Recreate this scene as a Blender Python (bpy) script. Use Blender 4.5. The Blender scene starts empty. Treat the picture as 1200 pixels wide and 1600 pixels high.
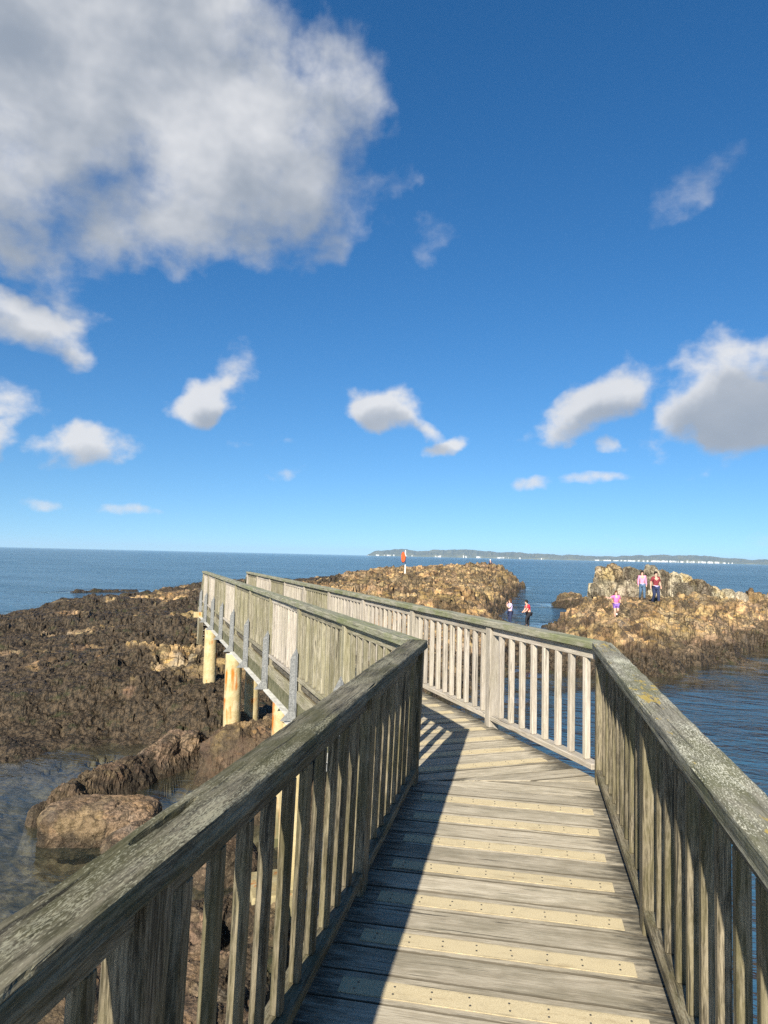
import bpy, bmesh, math, random
import numpy as np
from mathutils import Vector, Matrix

random.seed(7)
scene = bpy.context.scene
COL = scene.collection
rad = math.radians
SEA = -2.8            # still water level; the deck top is z = 0
EYE = 1.6             # camera above the deck

# ------------------------------------------------------------------ camera
cam_data = bpy.data.cameras.new('camera')
cam = bpy.data.objects.new('camera', cam_data)
COL.objects.link(cam)
cam_data.sensor_fit = 'HORIZONTAL'
cam_data.sensor_width = 36.0
cam_data.lens = 33.0
cam_data.clip_start = 0.05
cam_data.clip_end = 60000
pitch, roll = rad(3.54), rad(1.3)
c_right = Vector((1, 0, 0)); c_fwd = Vector((0, math.cos(pitch), math.sin(pitch)))
c_up = c_right.cross(c_fwd)
r2 = c_right * math.cos(roll) + c_up * math.sin(roll)
u2_ = c_up * math.cos(roll) - c_right * math.sin(roll)
m = Matrix((r2, u2_, -c_fwd)).transposed().to_4x4()
m.translation = (0, 0, EYE)
cam.matrix_world = m
scene.camera = cam

# ------------------------------------------------------------------ node helper
class NT:
    def __init__(self, tree):
        self.t = tree; self.n = tree.nodes; self.l = tree.links
    def add(self, kind, **kw):
        nd = self.n.new(kind)
        for k, v in kw.items():
            setattr(nd, k, v)
        return nd
    def put(self, sock, v):
        if v is None: return
        if isinstance(v, bpy.types.NodeSocket): self.l.new(v, sock)
        else:
            if isinstance(v, (tuple, list)) and sock.type == 'RGBA' and len(v) == 3: v = (*v, 1)
            sock.default_value = v
    def math(self, op, a, b=None, c=None, clamp=False):
        nd = self.add('ShaderNodeMath', operation=op, use_clamp=clamp)
        for s, v in zip(nd.inputs, (a, b, c)): self.put(s, v)
        return nd.outputs[0]
    def vmath(self, op, a, b=None, out=0):
        nd = self.add('ShaderNodeVectorMath', operation=op)
        self.put(nd.inputs[0], a); self.put(nd.inputs[1], b)
        return nd.outputs[out]
    def mix(self, f, a, b, blend='MIX'):
        nd = self.add('ShaderNodeMix', data_type='RGBA', blend_type=blend, clamp_factor=True)
        self.put(nd.inputs[0], f); self.put(nd.inputs[6], a); self.put(nd.inputs[7], b)
        return nd.outputs[2]
    def ss(self, v, lo, hi, a=0.0, b=1.0):
        nd = self.add('ShaderNodeMapRange', interpolation_type='SMOOTHSTEP')
        for s, x in zip(nd.inputs, (v, lo, hi, a, b)): self.put(s, x)
        return nd.outputs[0]
    def lin(self, v, lo, hi, a=0.0, b=1.0):
        nd = self.add('ShaderNodeMapRange')
        for s, x in zip(nd.inputs, (v, lo, hi, a, b)): self.put(s, x)
        return nd.outputs[0]
    def noise(self, vec, scale, detail=4.0, rough=0.55, dist=0.0, dim='3D', out=0):
        nd = self.add('ShaderNodeTexNoise', noise_dimensions=dim)
        self.put(nd.inputs['Vector'], vec); self.put(nd.inputs['Scale'], scale)
        nd.inputs['Detail'].default_value = detail; nd.inputs['Roughness'].default_value = rough
        nd.inputs['Distortion'].default_value = dist
        return nd.outputs[out]
    def vor(self, vec, scale, feature='F1', out=0, rnd=1.0):
        nd = self.add('ShaderNodeTexVoronoi', feature=feature)
        self.put(nd.inputs['Vector'], vec); self.put(nd.inputs['Scale'], scale)
        nd.inputs['Randomness'].default_value = rnd
        return nd.outputs[out]
    def scale(self, vec, s):
        return self.vmath('MULTIPLY', vec, s)

# ------------------------------------------------------------------ sun + sky
SUN_HEAD, SUN_EL = 18.0, 31.0        # heading the light travels to (right of +Y), elevation
to_sun = Vector((-math.sin(rad(SUN_HEAD)) * math.cos(rad(SUN_EL)), -math.cos(rad(SUN_HEAD)) * math.cos(rad(SUN_EL)), math.sin(rad(SUN_EL))))
sun_data = bpy.data.lights.new('sun', 'SUN')
sun_data.energy = 5.0; sun_data.angle = rad(0.55); sun_data.color = (1.0, 0.93, 0.80)
sun = bpy.data.objects.new('sun', sun_data); COL.objects.link(sun)
sun.rotation_euler = to_sun.to_track_quat('Z', 'Y').to_euler()
sun.location = (-20, -40, 60)

scene.view_settings.view_transform = 'Standard'
scene.view_settings.look = 'None'
scene.view_settings.exposure = 1.04
scene.view_settings.gamma = 1.0
scene.view_settings.use_curve_mapping = False

# clouds: azimuth, elevation (degrees, right of +Y / above the horizon), half widths, tilt, strength
CLOUDS = [
    (-25.0, 35.0, 19.0, 10.5, 0, 1.75), (-13.0, 31.0, 13.5, 8.5, -8, 1.55), (-7.0, 33.5, 7.5, 5.5, 0, 1.05),
    (-5.5, 27.5, 6.5, 4.5, 25, 0.85), (-17.0, 25.5, 12.0, 5.0, 8, 1.2), (-29.0, 27.0, 8.0, 7.0, 0, 1.2),
    (-28.5, 21.5, 6.5, 3.2, -25, 0.72), (-36.0, 38.0, 16.0, 9.0, 0, 1.6),
    (-15.0, 40.0, 9.0, 3.0, 0, 0.8),
    (-28.4, 16.2, 6.4, 2.5, -14, 1.05), (-25.3, 18.6, 2.0, 2.2, 20, 0.5),
    (-14.9, 11.6, 2.9, 2.0, 32, 1.05), (-12.2, 14.0, 3.3, 1.9, 30, 0.62),
    (-0.3, 12.1, 3.4, 2.1, -18, 1.05), (3.2, 10.3, 2.8, 1.1, -25, 0.95), (4.4, 9.0, 3.2, 1.1, 14, 1.0),
    (17.0, 12.2, 5.0, 2.7, 26, 1.1), (14.8, 10.0, 3.6, 1.4, 5, 0.95), (19.8, 13.6, 2.8, 1.2, 30, 0.62), (18.2, 8.9, 1.4, 0.9, 0, 0.72),
    (26.6, 12.6, 5.6, 4.6, 24, 1.35), (29.0, 10.5, 6.5, 3.2, 0, 1.2), (31.0, 15.0, 4.5, 3.0, 20, 1.2),
    (28.0, 7.8, 3.0, 0.9, 12, 0.5), (22.6, 9.0, 1.9, 0.9, 0, 0.6),
    (-24.0, 7.4, 4.2, 1.9, 8, 1.0), (-29.4, 7.3, 1.9, 2.2, 0, 0.85), (-29.5, 10.8, 2.2, 1.6, 10, 0.6),
    (-9.0, 9.0, 2.4, 0.8, 10, 0.45), (-8.2, 6.2, 1.0, 0.5, 10, 0.5),
    (4.2, 25.7, 2.2, 1.6, 40, 0.66), (24.0, 26.8, 3.2, 1.2, 32, 0.55),
    (11.9, 5.7, 1.4, 0.4, 10, 0.5), (16.6, 6.2, 1.5, 0.4, 0, 0.55),
    (-21.5, 3.1, 4.0, 0.3, -3, 0.36), (23.5, 1.7, 3.4, 0.6, 0, 0.60), (19.5, 1.7, 2.4, 0.45, 0, 0.52),
    (-80, 22, 18, 6, 10, 1.1), (-140, 20, 20, 6, 0, 1.1), (150, 24, 20, 7, 5, 1.1), (90, 16, 18, 4, 0, 1.0), (58, 22, 12, 5, 15, 1.0),   # the rest of the sky, out of the picture
]
world = bpy.data.worlds.new('World')
scene.world = world
world.use_nodes = True
world.node_tree.nodes.clear()
W = NT(world.node_tree)

grp = bpy.data.node_groups.new('cloud_field', 'ShaderNodeTree')
grp.interface.new_socket('UV', in_out='INPUT', socket_type='NodeSocketVector')
grp.interface.new_socket('Field', in_out='OUTPUT', socket_type='NodeSocketFloat')
G = NT(grp)
gi = G.add('NodeGroupInput'); go = G.add('NodeGroupOutput')
field = None
for (az, el, rx, ry, tilt, st) in CLOUDS:
    if st < 0.7: st *= 0.22; rx *= 0.8; ry *= 0.8
    ct, sn_ = math.cos(rad(tilt)), math.sin(rad(tilt))
    src = gi.outputs[0]          # (azimuth, elevation, 1)
    if field is not None:        # chained, so that only a few values are alive at a time
        ch = G.add('ShaderNodeVectorMath', operation='MULTIPLY_ADD'); G.put(ch.inputs[0], field); ch.inputs[1].default_value = (1e-6, 0, 0); G.put(ch.inputs[2], src)
        src = ch.outputs[0]
    lx = G.vmath('DOT_PRODUCT', src, (ct / rx, sn_ / rx, -(az * ct + el * sn_) / rx), out=1)
    ly = G.vmath('DOT_PRODUCT', src, (-sn_ / ry, ct / ry, -(-az * sn_ + el * ct) / ry), out=1)
    rr = G.math('MULTIPLY_ADD', lx, lx, G.math('MULTIPLY', ly, ly))
    b = G.math('MULTIPLY_ADD', rr, -st, st)
    field = b if field is None else G.math('SMOOTH_MAX', field, b, 0.2)
G.put(go.inputs[0], G.math('MAXIMUM', field, -0.8))

tc = W.add('ShaderNodeTexCoord')
sx = W.add('ShaderNodeSeparateXYZ'); W.put(sx.inputs[0], tc.outputs['Generated'])
az_ = W.math('MULTIPLY', W.math('ARCTAN2', sx.outputs[0], sx.outputs[1]), 57.29578)
el_ = W.math('MULTIPLY', W.math('ARCSINE', sx.outputs[2]), 57.29578)
cuv = W.add('ShaderNodeCombineXYZ'); W.put(cuv.inputs[0], az_); W.put(cuv.inputs[1], el_); cuv.inputs[2].default_value = 1.0
uv = cuv.outputs[0]
near = W.lin(el_, 2.0, 26.0, 0.26, 1.0)                     # clouds near the horizon are smaller
def scaled(v, f):
    nd = W.add('ShaderNodeVectorMath', operation='SCALE'); W.put(nd.inputs[0], v); W.put(nd.inputs[3], f); return nd.outputs[0]
wn = W.noise(uv, 0.17, 4, 0.55, dim='2D', out=1)
warp = scaled(W.vmath('MULTIPLY', W.vmath('SUBTRACT', wn, (0.5, 0.5, 0.5)), (8.0, 6.0, 0)), near)
uvw = W.vmath('ADD', uv, warp)
def field_at(v, after=None):
    g = W.add('ShaderNodeGroup'); g.node_tree = grp
    if after is not None:
        ch = W.add('ShaderNodeVectorMath', operation='MULTIPLY_ADD'); W.put(ch.inputs[0], after); ch.inputs[1].default_value = (1e-6, 0, 0); W.put(ch.inputs[2], v)
        v = ch.outputs[0]
    W.put(g.inputs[0], v); return g.outputs[0]
f0 = field_at(uvw)
toward = scaled((-0.9, 3.2, 0), near)
f1 = field_at(W.vmath('ADD', uvw, toward), f0)
uvh = W.vmath('MULTIPLY', W.vmath('ADD', uv, scaled(warp, 0.18)), (0.72, 1.0, 1.0))
na = W.noise(uvh, 0.25, 8, 0.55, dim='2D')
nb = W.noise(W.vmath('ADD', uvh, scaled((-0.7, 2.0, 0), near)), 0.13, 4, 0.55, dim='2D')
dens = W.math('ADD', f0, W.math('MULTIPLY', W.math('SUBTRACT', na, 0.5), W.lin(el_, 14, 28, 2.5, 1.7)))
alpha = W.ss(dens, -0.02, W.lin(el_, 9, 24, 0.80, 1.3))
alpha = W.math('MULTIPLY', alpha, W.ss(el_, 0.3, 2.5))
alpha = W.math('MULTIPLY', alpha, 0.95)
shade = W.math('ADD', W.math('MULTIPLY', W.ss(f1, 0.0, 1.0), W.lin(el_, 8, 28, 0.72, 0.56)), W.math('MULTIPLY', W.math('SUBTRACT', nb, 0.48), W.lin(el_, 12, 26, 0.7, 2.2)))
lightv = W.ss(shade, -0.2, 1.1, 1.0, 0.0)
sky = W.add('ShaderNodeTexSky', sky_type='NISHITA')
sky.sun_disc = False
sky.sun_elevation = rad(SUN_EL)
sky.sun_rotation = rad(180 + SUN_HEAD)
sky.altitude = 0; sky.air_density = 1.0; sky.dust_density = 0.2; sky.ozone_density = 2.0
lifted = W.vmath('NORMALIZE', W.vmath('ADD', tc.outputs['Generated'], (0, 0, 0.095)))
W.put(sky.inputs['Vector'], lifted)
hs = W.add('ShaderNodeHueSaturation'); hs.inputs['Saturation'].default_value = 1.34
W.put(hs.inputs['Color'], sky.outputs[0])
skycol = W.mix(1.0, hs.outputs[0], (0.93, 1.05, 1.14), 'MULTIPLY')
ccol = W.mix(lightv, (2.7, 3.1, 3.7), (6.7, 6.75, 6.9))
bgc = W.mix(alpha, skycol, ccol)
bg = W.add('ShaderNodeBackground'); W.put(bg.inputs[0], bgc); bg.inputs[1].default_value = 0.06
wo = W.add('ShaderNodeOutputWorld'); W.l.new(bg.outputs[0], wo.inputs[0])
world.cycles.sampling_method = 'NONE'
scene.cycles.max_bounces = 6; scene.cycles.diffuse_bounces = 3; scene.cycles.glossy_bounces = 3; scene.cycles.volume_bounces = 0; scene.cycles.transparent_max_bounces = 6
scene.cycles.use_denoising = False
scene.cycles.use_adaptive_sampling = True; scene.cycles.adaptive_threshold = 0.01

# ------------------------------------------------------------------ numpy noise
def _h(ix, iy, iz, seed):
    n = (ix.astype(np.int64) * 374761393 + iy.astype(np.int64) * 668265263 + iz.astype(np.int64) * 2147483647 // 3 + seed * 974711) & 0xFFFFFFFF
    n = ((n ^ (n >> 13)) * 1274126177) & 0xFFFFFFFF
    n = ((n ^ (n >> 16)) * 2246822519) & 0xFFFFFFFF
    return ((n ^ (n >> 15)) & 0xFFFFFF).astype(np.float32) / 16777215.0
def vnoise2(x, y, seed=0):
    ix = np.floor(x); iy = np.floor(y); fx = x - ix; fy = y - iy
    fx = fx * fx * fx * (fx * (fx * 6 - 15) + 10); fy = fy * fy * fy * (fy * (fy * 6 - 15) + 10)
    z = np.zeros_like(ix)
    a = _h(ix, iy, z, seed); b = _h(ix + 1, iy, z, seed); c = _h(ix, iy + 1, z, seed); d = _h(ix + 1, iy + 1, z, seed)
    return (a + (b - a) * fx) * (1 - fy) + (c + (d - c) * fx) * fy - 0.5
def vnoise3(x, y, z, seed=0):
    iz = np.floor(z); fz = z - iz; fz = fz * fz * (3 - 2 * fz)
    ix = np.floor(x); iy = np.floor(y); fx = x - ix; fy = y - iy
    fx = fx * fx * (3 - 2 * fx); fy = fy * fy * (3 - 2 * fy)
    r = []
    for k in (0, 1):
        a = _h(ix, iy, iz + k, seed); b = _h(ix + 1, iy, iz + k, seed); c = _h(ix, iy + 1, iz + k, seed); d = _h(ix + 1, iy + 1, iz + k, seed)
        r.append((a + (b - a) * fx) * (1 - fy) + (c + (d - c) * fx) * fy)
    return r[0] + (r[1] - r[0]) * fz - 0.5
def fbm2(x, y, octv=5, seed=0, gain=0.5, lac=2.03):
    s = 0; a = 1.0
    for o in range(octv):
        s = s + a * vnoise2(x, y, seed + o * 17)
        x, y = (x * 0.8 - y * 0.6) * lac + 3.1, (x * 0.6 + y * 0.8) * lac - 1.7
        a *= gain
    return s
def ridged2(x, y, octv=4, seed=0):
    s = 0; a = 1.0
    for o in range(octv):
        s = s + a * (1 - np.abs(vnoise2(x, y, seed + o * 13)) * 4)
        x, y = (x * 0.8 - y * 0.6) * 2.1 + 5.2, (x * 0.6 + y * 0.8) * 2.1 - 1.1
        a *= 0.5
    return s * 0.5
def worley2(x, y, seed=0):
    ix = np.floor(x); iy = np.floor(y)
    f1 = np.full(x.shape, 9.0, np.float32); f2 = f1.copy(); cell = np.zeros(x.shape, np.float32); tilt = np.zeros(x.shape)
    z = np.zeros_like(ix)
    for dx in (-1, 0, 1):
        for dy in (-1, 0, 1):
            cx = ix + dx; cy = iy + dy
            px = cx + _h(cx, cy, z, seed); py = cy + _h(cx, cy, z + 1, seed)
            d = np.sqrt((px - x) ** 2 + (py - y) ** 2).astype(np.float32)
            v = _h(cx, cy, z + 2, seed)
            closer = d < f1
            tl = (px - x) * (_h(cx, cy, z + 3, seed) - 0.5) + (py - y) * (_h(cx, cy, z + 4, seed) - 0.5)
            tilt = np.where(closer, tl, tilt)
            f2 = np.where(closer, f1, np.minimum(f2, d)); cell = np.where(closer, v, cell); f1 = np.where(closer, d, f1)
    return f1, f2, (cell - 0.5) * 0.6 + tilt * 2.6 + 0.5
def sstep(v, lo, hi):
    t = np.clip((v - lo) / (hi - lo), 0, 1); return t * t * (3 - 2 * t)

# ------------------------------------------------------------------ object helpers
def link(name, data, mat=None, parent=None):
    o = bpy.data.objects.new(name, data); COL.objects.link(o)
    if mat is not None and data is not None and len(data.materials) == 0: data.materials.append(mat)
    if parent is not None: o.parent = parent
    return o
def tag(o, label=None, cat=None, group=None, kind=None):
    if label: o['label'] = label
    if cat: o['category'] = cat
    if group: o['group'] = group
    if kind: o['kind'] = kind
    return o
def thing(name, loc, label, cat, group=None, rz=0.0):
    o = link(name, None); o.location = loc; o.rotation_euler = (0, 0, rz); o.empty_display_size = 0.2
    return tag(o, label, cat, group)
def frame(origin, xaxis, up=(0, 0, 1)):
    x = Vector(xaxis).normalized(); z = Vector(up); y = z.cross(x)
    if y.length < 1e-5: y = Vector((0, 1, 0))
    y.normalize(); z = x.cross(y)
    mm = Matrix((x, y, z)).transposed().to_4x4(); mm.translation = origin
    return mm
def place(o, world_m):
    p = o.parent
    if p is not None:
        pm = Matrix.LocRotScale(p.location, p.rotation_euler, p.scale)
        if p.parent is not None:
            g = p.parent; pm = Matrix.LocRotScale(g.location, g.rotation_euler, g.scale) @ pm
        world_m = pm.inverted() @ world_m
    o.matrix_basis = world_m
    return o
def mesh_np(name, verts, faces, smooth=False):
    me = bpy.data.meshes.new(name)
    verts = np.asarray(verts, np.float32); faces = np.asarray(faces, np.int32)
    k = faces.shape[1]
    me.vertices.add(len(verts)); me.vertices.foreach_set('co', verts.ravel())
    me.loops.add(faces.size); me.loops.foreach_set('vertex_index', faces.ravel())
    me.polygons.add(len(faces)); me.polygons.foreach_set('loop_start', np.arange(0, faces.size, k, dtype=np.int32))
    me.polygons.foreach_set('use_smooth', np.full(len(faces), smooth))
    me.update(calc_edges=True); me.validate()
    return me
_boxes = {}
def box_mesh(lx, ly, lz, bev=0.004, name='box'):
    key = (round(lx, 4), round(ly, 4), round(lz, 4), bev, name)
    if key in _boxes: return _boxes[key]
    bm = bmesh.new()
    bmesh.ops.create_cube(bm, size=1.0)
    for v in bm.verts: v.co = (v.co.x * lx, v.co.y * ly, v.co.z * lz)
    if bev: bmesh.ops.bevel(bm, geom=list(bm.edges), offset=bev, segments=1, affect='EDGES')
    me = bpy.data.meshes.new(name); bm.to_mesh(me); bm.free()
    _boxes[key] = me
    return me
def box_mesh_mat(lx, ly, lz, mat, bev=0.004, name='box'):
    key = (round(lx, 4), round(ly, 4), round(lz, 4), bev, name, mat.name)
    if key not in _boxes:
        me = box_mesh(lx, ly, lz, bev, name).copy(); me.materials.clear(); me.materials.append(mat); _boxes[key] = me
    return _boxes[key]
def bar(name, a, b, w, t, mat, parent, up=(0, 0, 1), bev=0.004, rollr=0.0):
    """a bevelled bar from a to b, w across, t along the up direction"""
    a = Vector(a); b = Vector(b)
    me = box_mesh_mat((b - a).length, w, t, mat, bev, name)
    o = link(name, me, None, parent)
    mm = frame((a + b) / 2, b - a, up)
    if rollr: mm = mm @ Matrix.Rotation(rollr, 4, 'X')
    return place(o, mm)

# ------------------------------------------------------------------ materials
def new_mat(name):
    mt = bpy.data.materials.new(name); mt.use_nodes = True
    mt.node_tree.nodes.clear()
    n = NT(mt.node_tree)
    b = n.add('ShaderNodeBsdfPrincipled'); o = n.add('ShaderNodeOutputMaterial')
    n.l.new(b.outputs[0], o.inputs[0])
    b.inputs['Specular IOR Level'].default_value = 0.25
    return mt, n, b
def wood(name, light, dark, algae, algae_amt=0.4, lichen=0.0, lichen_col=(0.42, 0.42, 0.30), yellow=0.0, edge_dirt=None, spread=0.25, bump=0.5, dirt_ends=0.0):
    mt, n, b = new_mat(name)
    tc = n.add('ShaderNodeTexCoord'); oi = n.add('ShaderNodeObjectInfo')
    rnd = oi.outputs['Random']
    off = n.add('ShaderNodeCombineXYZ'); n.put(off.inputs[0], n.math('MULTIPLY', rnd, 37.0)); n.put(off.inputs[1], n.math('MULTIPLY', rnd, 11.0)); n.put(off.inputs[2], n.math('MULTIPLY', rnd, 5.0))
    p = n.vmath('ADD', tc.outputs['Object'], off.outputs[0])
    wv = n.noise(n.scale(p, (2.5, 9, 9)), 1.0, 2, 0.5, out=1)
    pw = n.vmath('ADD', p, n.vmath('MULTIPLY', n.vmath('SUBTRACT', wv, (0.5, 0.5, 0.5)), (0.0, 0.03, 0.03)))
    g1 = n.noise(n.scale(pw, (6.0, 120, 120)), 1.0, 5, 0.68)
    g2 = n.noise(n.scale(pw, (2.2, 30, 30)), 1.0, 5, 0.65)
    g3 = n.noise(n.scale(pw, (26.0, 260, 260)), 1.0, 3, 0.65)
    bl = n.noise(n.scale(p, (2.2, 5, 5)), 1.0, 5, 0.6)
    bl2 = n.noise(n.scale(p, (9, 22, 22)), 1.0, 5, 0.65)
    grain = n.math('ADD', n.math('MULTIPLY', g1, 0.5), n.math('ADD', n.math('MULTIPLY', g2, 0.35), n.math('MULTIPLY', g3, 0.25)))
    f = n.ss(grain, 0.44, 0.66)
    col = n.mix(f, dark, light)
    af = n.math('MULTIPLY', n.ss(n.math('ADD', bl, n.math('MULTIPLY', bl2, 0.5)), 0.62 , 0.95), algae_amt)
    col = n.mix(af, col, algae)
    crack = n.ss(n.noise(n.scale(pw, (1.6, 60, 60)), 1.0, 3, 0.5), 0.30, 0.37, 1.0, 0.0)
    col = n.mix(n.math('MULTIPLY', crack, 0.75), col, (0.02, 0.018, 0.014))
    if dirt_ends:
        sp = n.add('ShaderNodeSeparateXYZ'); n.put(sp.inputs[0], tc.outputs['Object'])
        ax = n.math('ABSOLUTE', sp.outputs[0])
        dd = n.math('ADD', ax, n.math('MULTIPLY', n.math('SUBTRACT', n.noise(n.scale(p, (6, 26, 26)), 1.0, 6, 0.7), 0.5), 0.55))
        df = n.math('MULTIPLY', n.ss(dd, dirt_ends, dirt_ends + 0.20), n.ss(n.noise(n.scale(pw, (4, 120, 120)), 1.0, 4, 0.6), 0.25, 0.55, 0.45, 0.93))
        col = n.mix(df, col, (0.035, 0.033, 0.026))
        sg = n.add('ShaderNodeSeparateXYZ'); n.put(sg.inputs[0], tc.outputs['Generated'])
        ey = n.math('ABSOLUTE', n.math('SUBTRACT', sg.outputs[1], 0.5))
        ef = n.ss(n.math('ADD', ey, n.math('MULTIPLY', n.math('SUBTRACT', n.noise(n.scale(p, (9, 40, 40)), 1.0, 5, 0.7), 0.5), 0.06)), 0.472, 0.492, 0.0, 0.85)
        col = n.mix(ef, col, (0.05, 0.042, 0.03))
    if lichen or yellow:
        geo = n.add('ShaderNodeNewGeometry'); sn = n.add('ShaderNodeSeparateXYZ'); n.put(sn.inputs[0], geo.outputs['Normal'])
        upf = n.ss(sn.outputs[2], 0.2, 0.8, 0.18, 1.0)
        sp1 = n.noise(n.scale(p, (70, 260, 200)), 1.0, 4, 0.66)
        sp2 = n.noise(n.scale(p, (3.0, 9, 6)), 1.0, 3, 0.6)
        lf = n.ss(n.math('ADD', sp1, n.math('MULTIPLY', n.math('SUBTRACT', sp2, 0.5), 0.6)), 0.52, 0.66)
        col = n.mix(n.math('MULTIPLY', n.math('MULTIPLY', lf, upf), lichen), col, lichen_col)
        if yellow:
            y1 = n.noise(n.scale(p, (16, 40, 40)), 1.0, 4, 0.6); y2 = n.noise(n.scale(p, (1.7, 6, 6)), 1.0, 2, 0.6)
            yf = n.ss(n.math('ADD', y1, n.math('MULTIPLY', n.math('SUBTRACT', y2, 0.5), 0.9)), 0.62, 0.70)
            col = n.mix(n.math('MULTIPLY', n.math('MULTIPLY', yf, upf), yellow), col, (0.42, 0.30, 0.05))
    hv = n.add('ShaderNodeHueSaturation'); n.put(hv.inputs['Color'], col)
    n.put(hv.inputs['Value'], n.lin(rnd, 0, 1, 1 - spread, 1 + spread))
    n.put(b.inputs['Base Color'], hv.outputs[0])
    b.inputs['Roughness'].default_value = 0.82
    bp = n.add('ShaderNodeBump'); bp.inputs['Strength'].default_value = bump; bp.inputs['Distance'].default_value = 0.006
    n.put(bp.inputs['Height'], n.math('SUBTRACT', n.math('ADD', grain, n.math('MULTIPLY', bl2, 0.4)), n.math('MULTIPLY', crack, 0.7)))
    n.put(b.inputs['Normal'], bp.outputs[0])
    return mt
M = {}
M['deck'] = wood('weathered_deck_wood', (0.49, 0.435, 0.33), (0.315, 0.27, 0.195), (0.17, 0.15, 0.10), 0.5, spread=0.17, dirt_ends=0.47, bump=0.4)
M['old'] = wood('old_mossy_wood', (0.22, 0.185, 0.125), (0.034, 0.028, 0.017), (0.088, 0.077, 0.032), 0.6, lichen=0.2, spread=0.2)
M['pale'] = wood('silver_wood', (0.44, 0.395, 0.335), (0.27, 0.235, 0.19), (0.24, 0.22, 0.13), 0.25, spread=0.16)
M['grey'] = wood('grey_green_wood', (0.31, 0.28, 0.205), (0.13, 0.115, 0.077), (0.145, 0.135, 0.062), 0.5, spread=0.22)
M['rail_dark'] = wood('mossy_handrail_wood', (0.20, 0.178, 0.125), (0.034, 0.030, 0.020), (0.06, 0.058, 0.022), 0.75, lichen=0.65, lichen_col=(0.33, 0.315, 0.22), spread=0.0, bump=0.8)
M['rail_lichen'] = wood('lichen_handrail_wood', (0.27, 0.25, 0.19), (0.11, 0.10, 0.07), (0.11, 0.112, 0.045), 0.7, lichen=0.95, lichen_col=(0.55, 0.53, 0.41), yellow=0.7, spread=0.0, bump=0.7)
M['rail_grey'] = wood('grey_handrail_wood', (0.33, 0.31, 0.235), (0.14, 0.135, 0.095), (0.13, 0.15, 0.055), 0.75, lichen=0.35, spread=0.0)

def grip_material():
    mt, n, b = new_mat('grit_strip')
    tc = n.add('ShaderNodeTexCoord'); oi = n.add('ShaderNodeObjectInfo')
    p = n.vmath('ADD', tc.outputs['Object'], n.vmath('MULTIPLY', oi.outputs['Random'], (9, 9, 9)))
    a = n.noise(p, 260, 3, 0.7); c = n.noise(p, 7, 4, 0.6); e = n.noise(n.scale(p, (5, 30, 5)), 1.0, 4, 0.6)
    col = n.mix(n.ss(a, 0.3, 0.7), (0.415, 0.342, 0.203), (0.58, 0.488, 0.313))
    col = n.mix(n.ss(c, 0.5, 0.75, 0, 0.4), col, (0.33, 0.28, 0.18))
    col = n.mix(n.ss(e, 0.55, 0.75, 0, 0.5), col, (0.25, 0.18, 0.095))
    sg = n.add('ShaderNodeSeparateXYZ'); n.put(sg.inputs[0], tc.outputs['Generated'])
    ey = n.math('ABSOLUTE', n.math('SUBTRACT', sg.outputs[1], 0.5))
    gr = n.ss(n.math('ADD', ey, n.math('MULTIPLY', n.math('SUBTRACT', n.noise(n.scale(p, (14, 40, 1)), 1.0, 5, 0.7), 0.5), 0.5)), 0.38, 0.6, 0, 0.6)
    col = n.mix(gr, col, (0.17, 0.14, 0.09))
    n.put(b.inputs['Base Color'], col); b.inputs['Roughness'].default_value = 0.9
    bp = n.add('ShaderNodeBump'); bp.inputs['Strength'].default_value = 0.5; bp.inputs['Distance'].default_value = 0.002
    n.put(bp.inputs['Height'], a); n.put(b.inputs['Normal'], bp.outputs[0])
    return mt
M['grip'] = grip_material()
def plain(name, col, rough=0.6, metal=0.0, var=0.25, scale=8.0, col2=None):
    mt, n, b = new_mat(name)
    tc = n.add('ShaderNodeTexCoord')
    a = n.noise(tc.outputs['Object'], scale, 5, 0.62)
    c2 = col2 if col2 else tuple(x * (1 - var) for x in col)
    n.put(b.inputs['Base Color'], n.mix(n.ss(a, 0.35, 0.65), c2, col))
    b.inputs['Roughness'].default_value = rough; b.inputs['Metallic'].default_value = metal
    return mt
M['screw'] = plain('screw_steel', (0.16, 0.15, 0.13), 0.5, 0.6)
M['zinc'] = plain('galvanised_steel', (0.25, 0.255, 0.25), 0.6, 0.15, scale=45, col2=(0.15, 0.155, 0.155))
M['flange'] = plain('pale_galvanised_flange', (0.66, 0.65, 0.60), 0.5, 0.1, scale=10, col2=(0.45, 0.44, 0.40))
M['greenboard'] = plain('green_stained_board', (0.15, 0.14, 0.085), 0.8, 0, scale=9, col2=(0.08, 0.08, 0.04))
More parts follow.
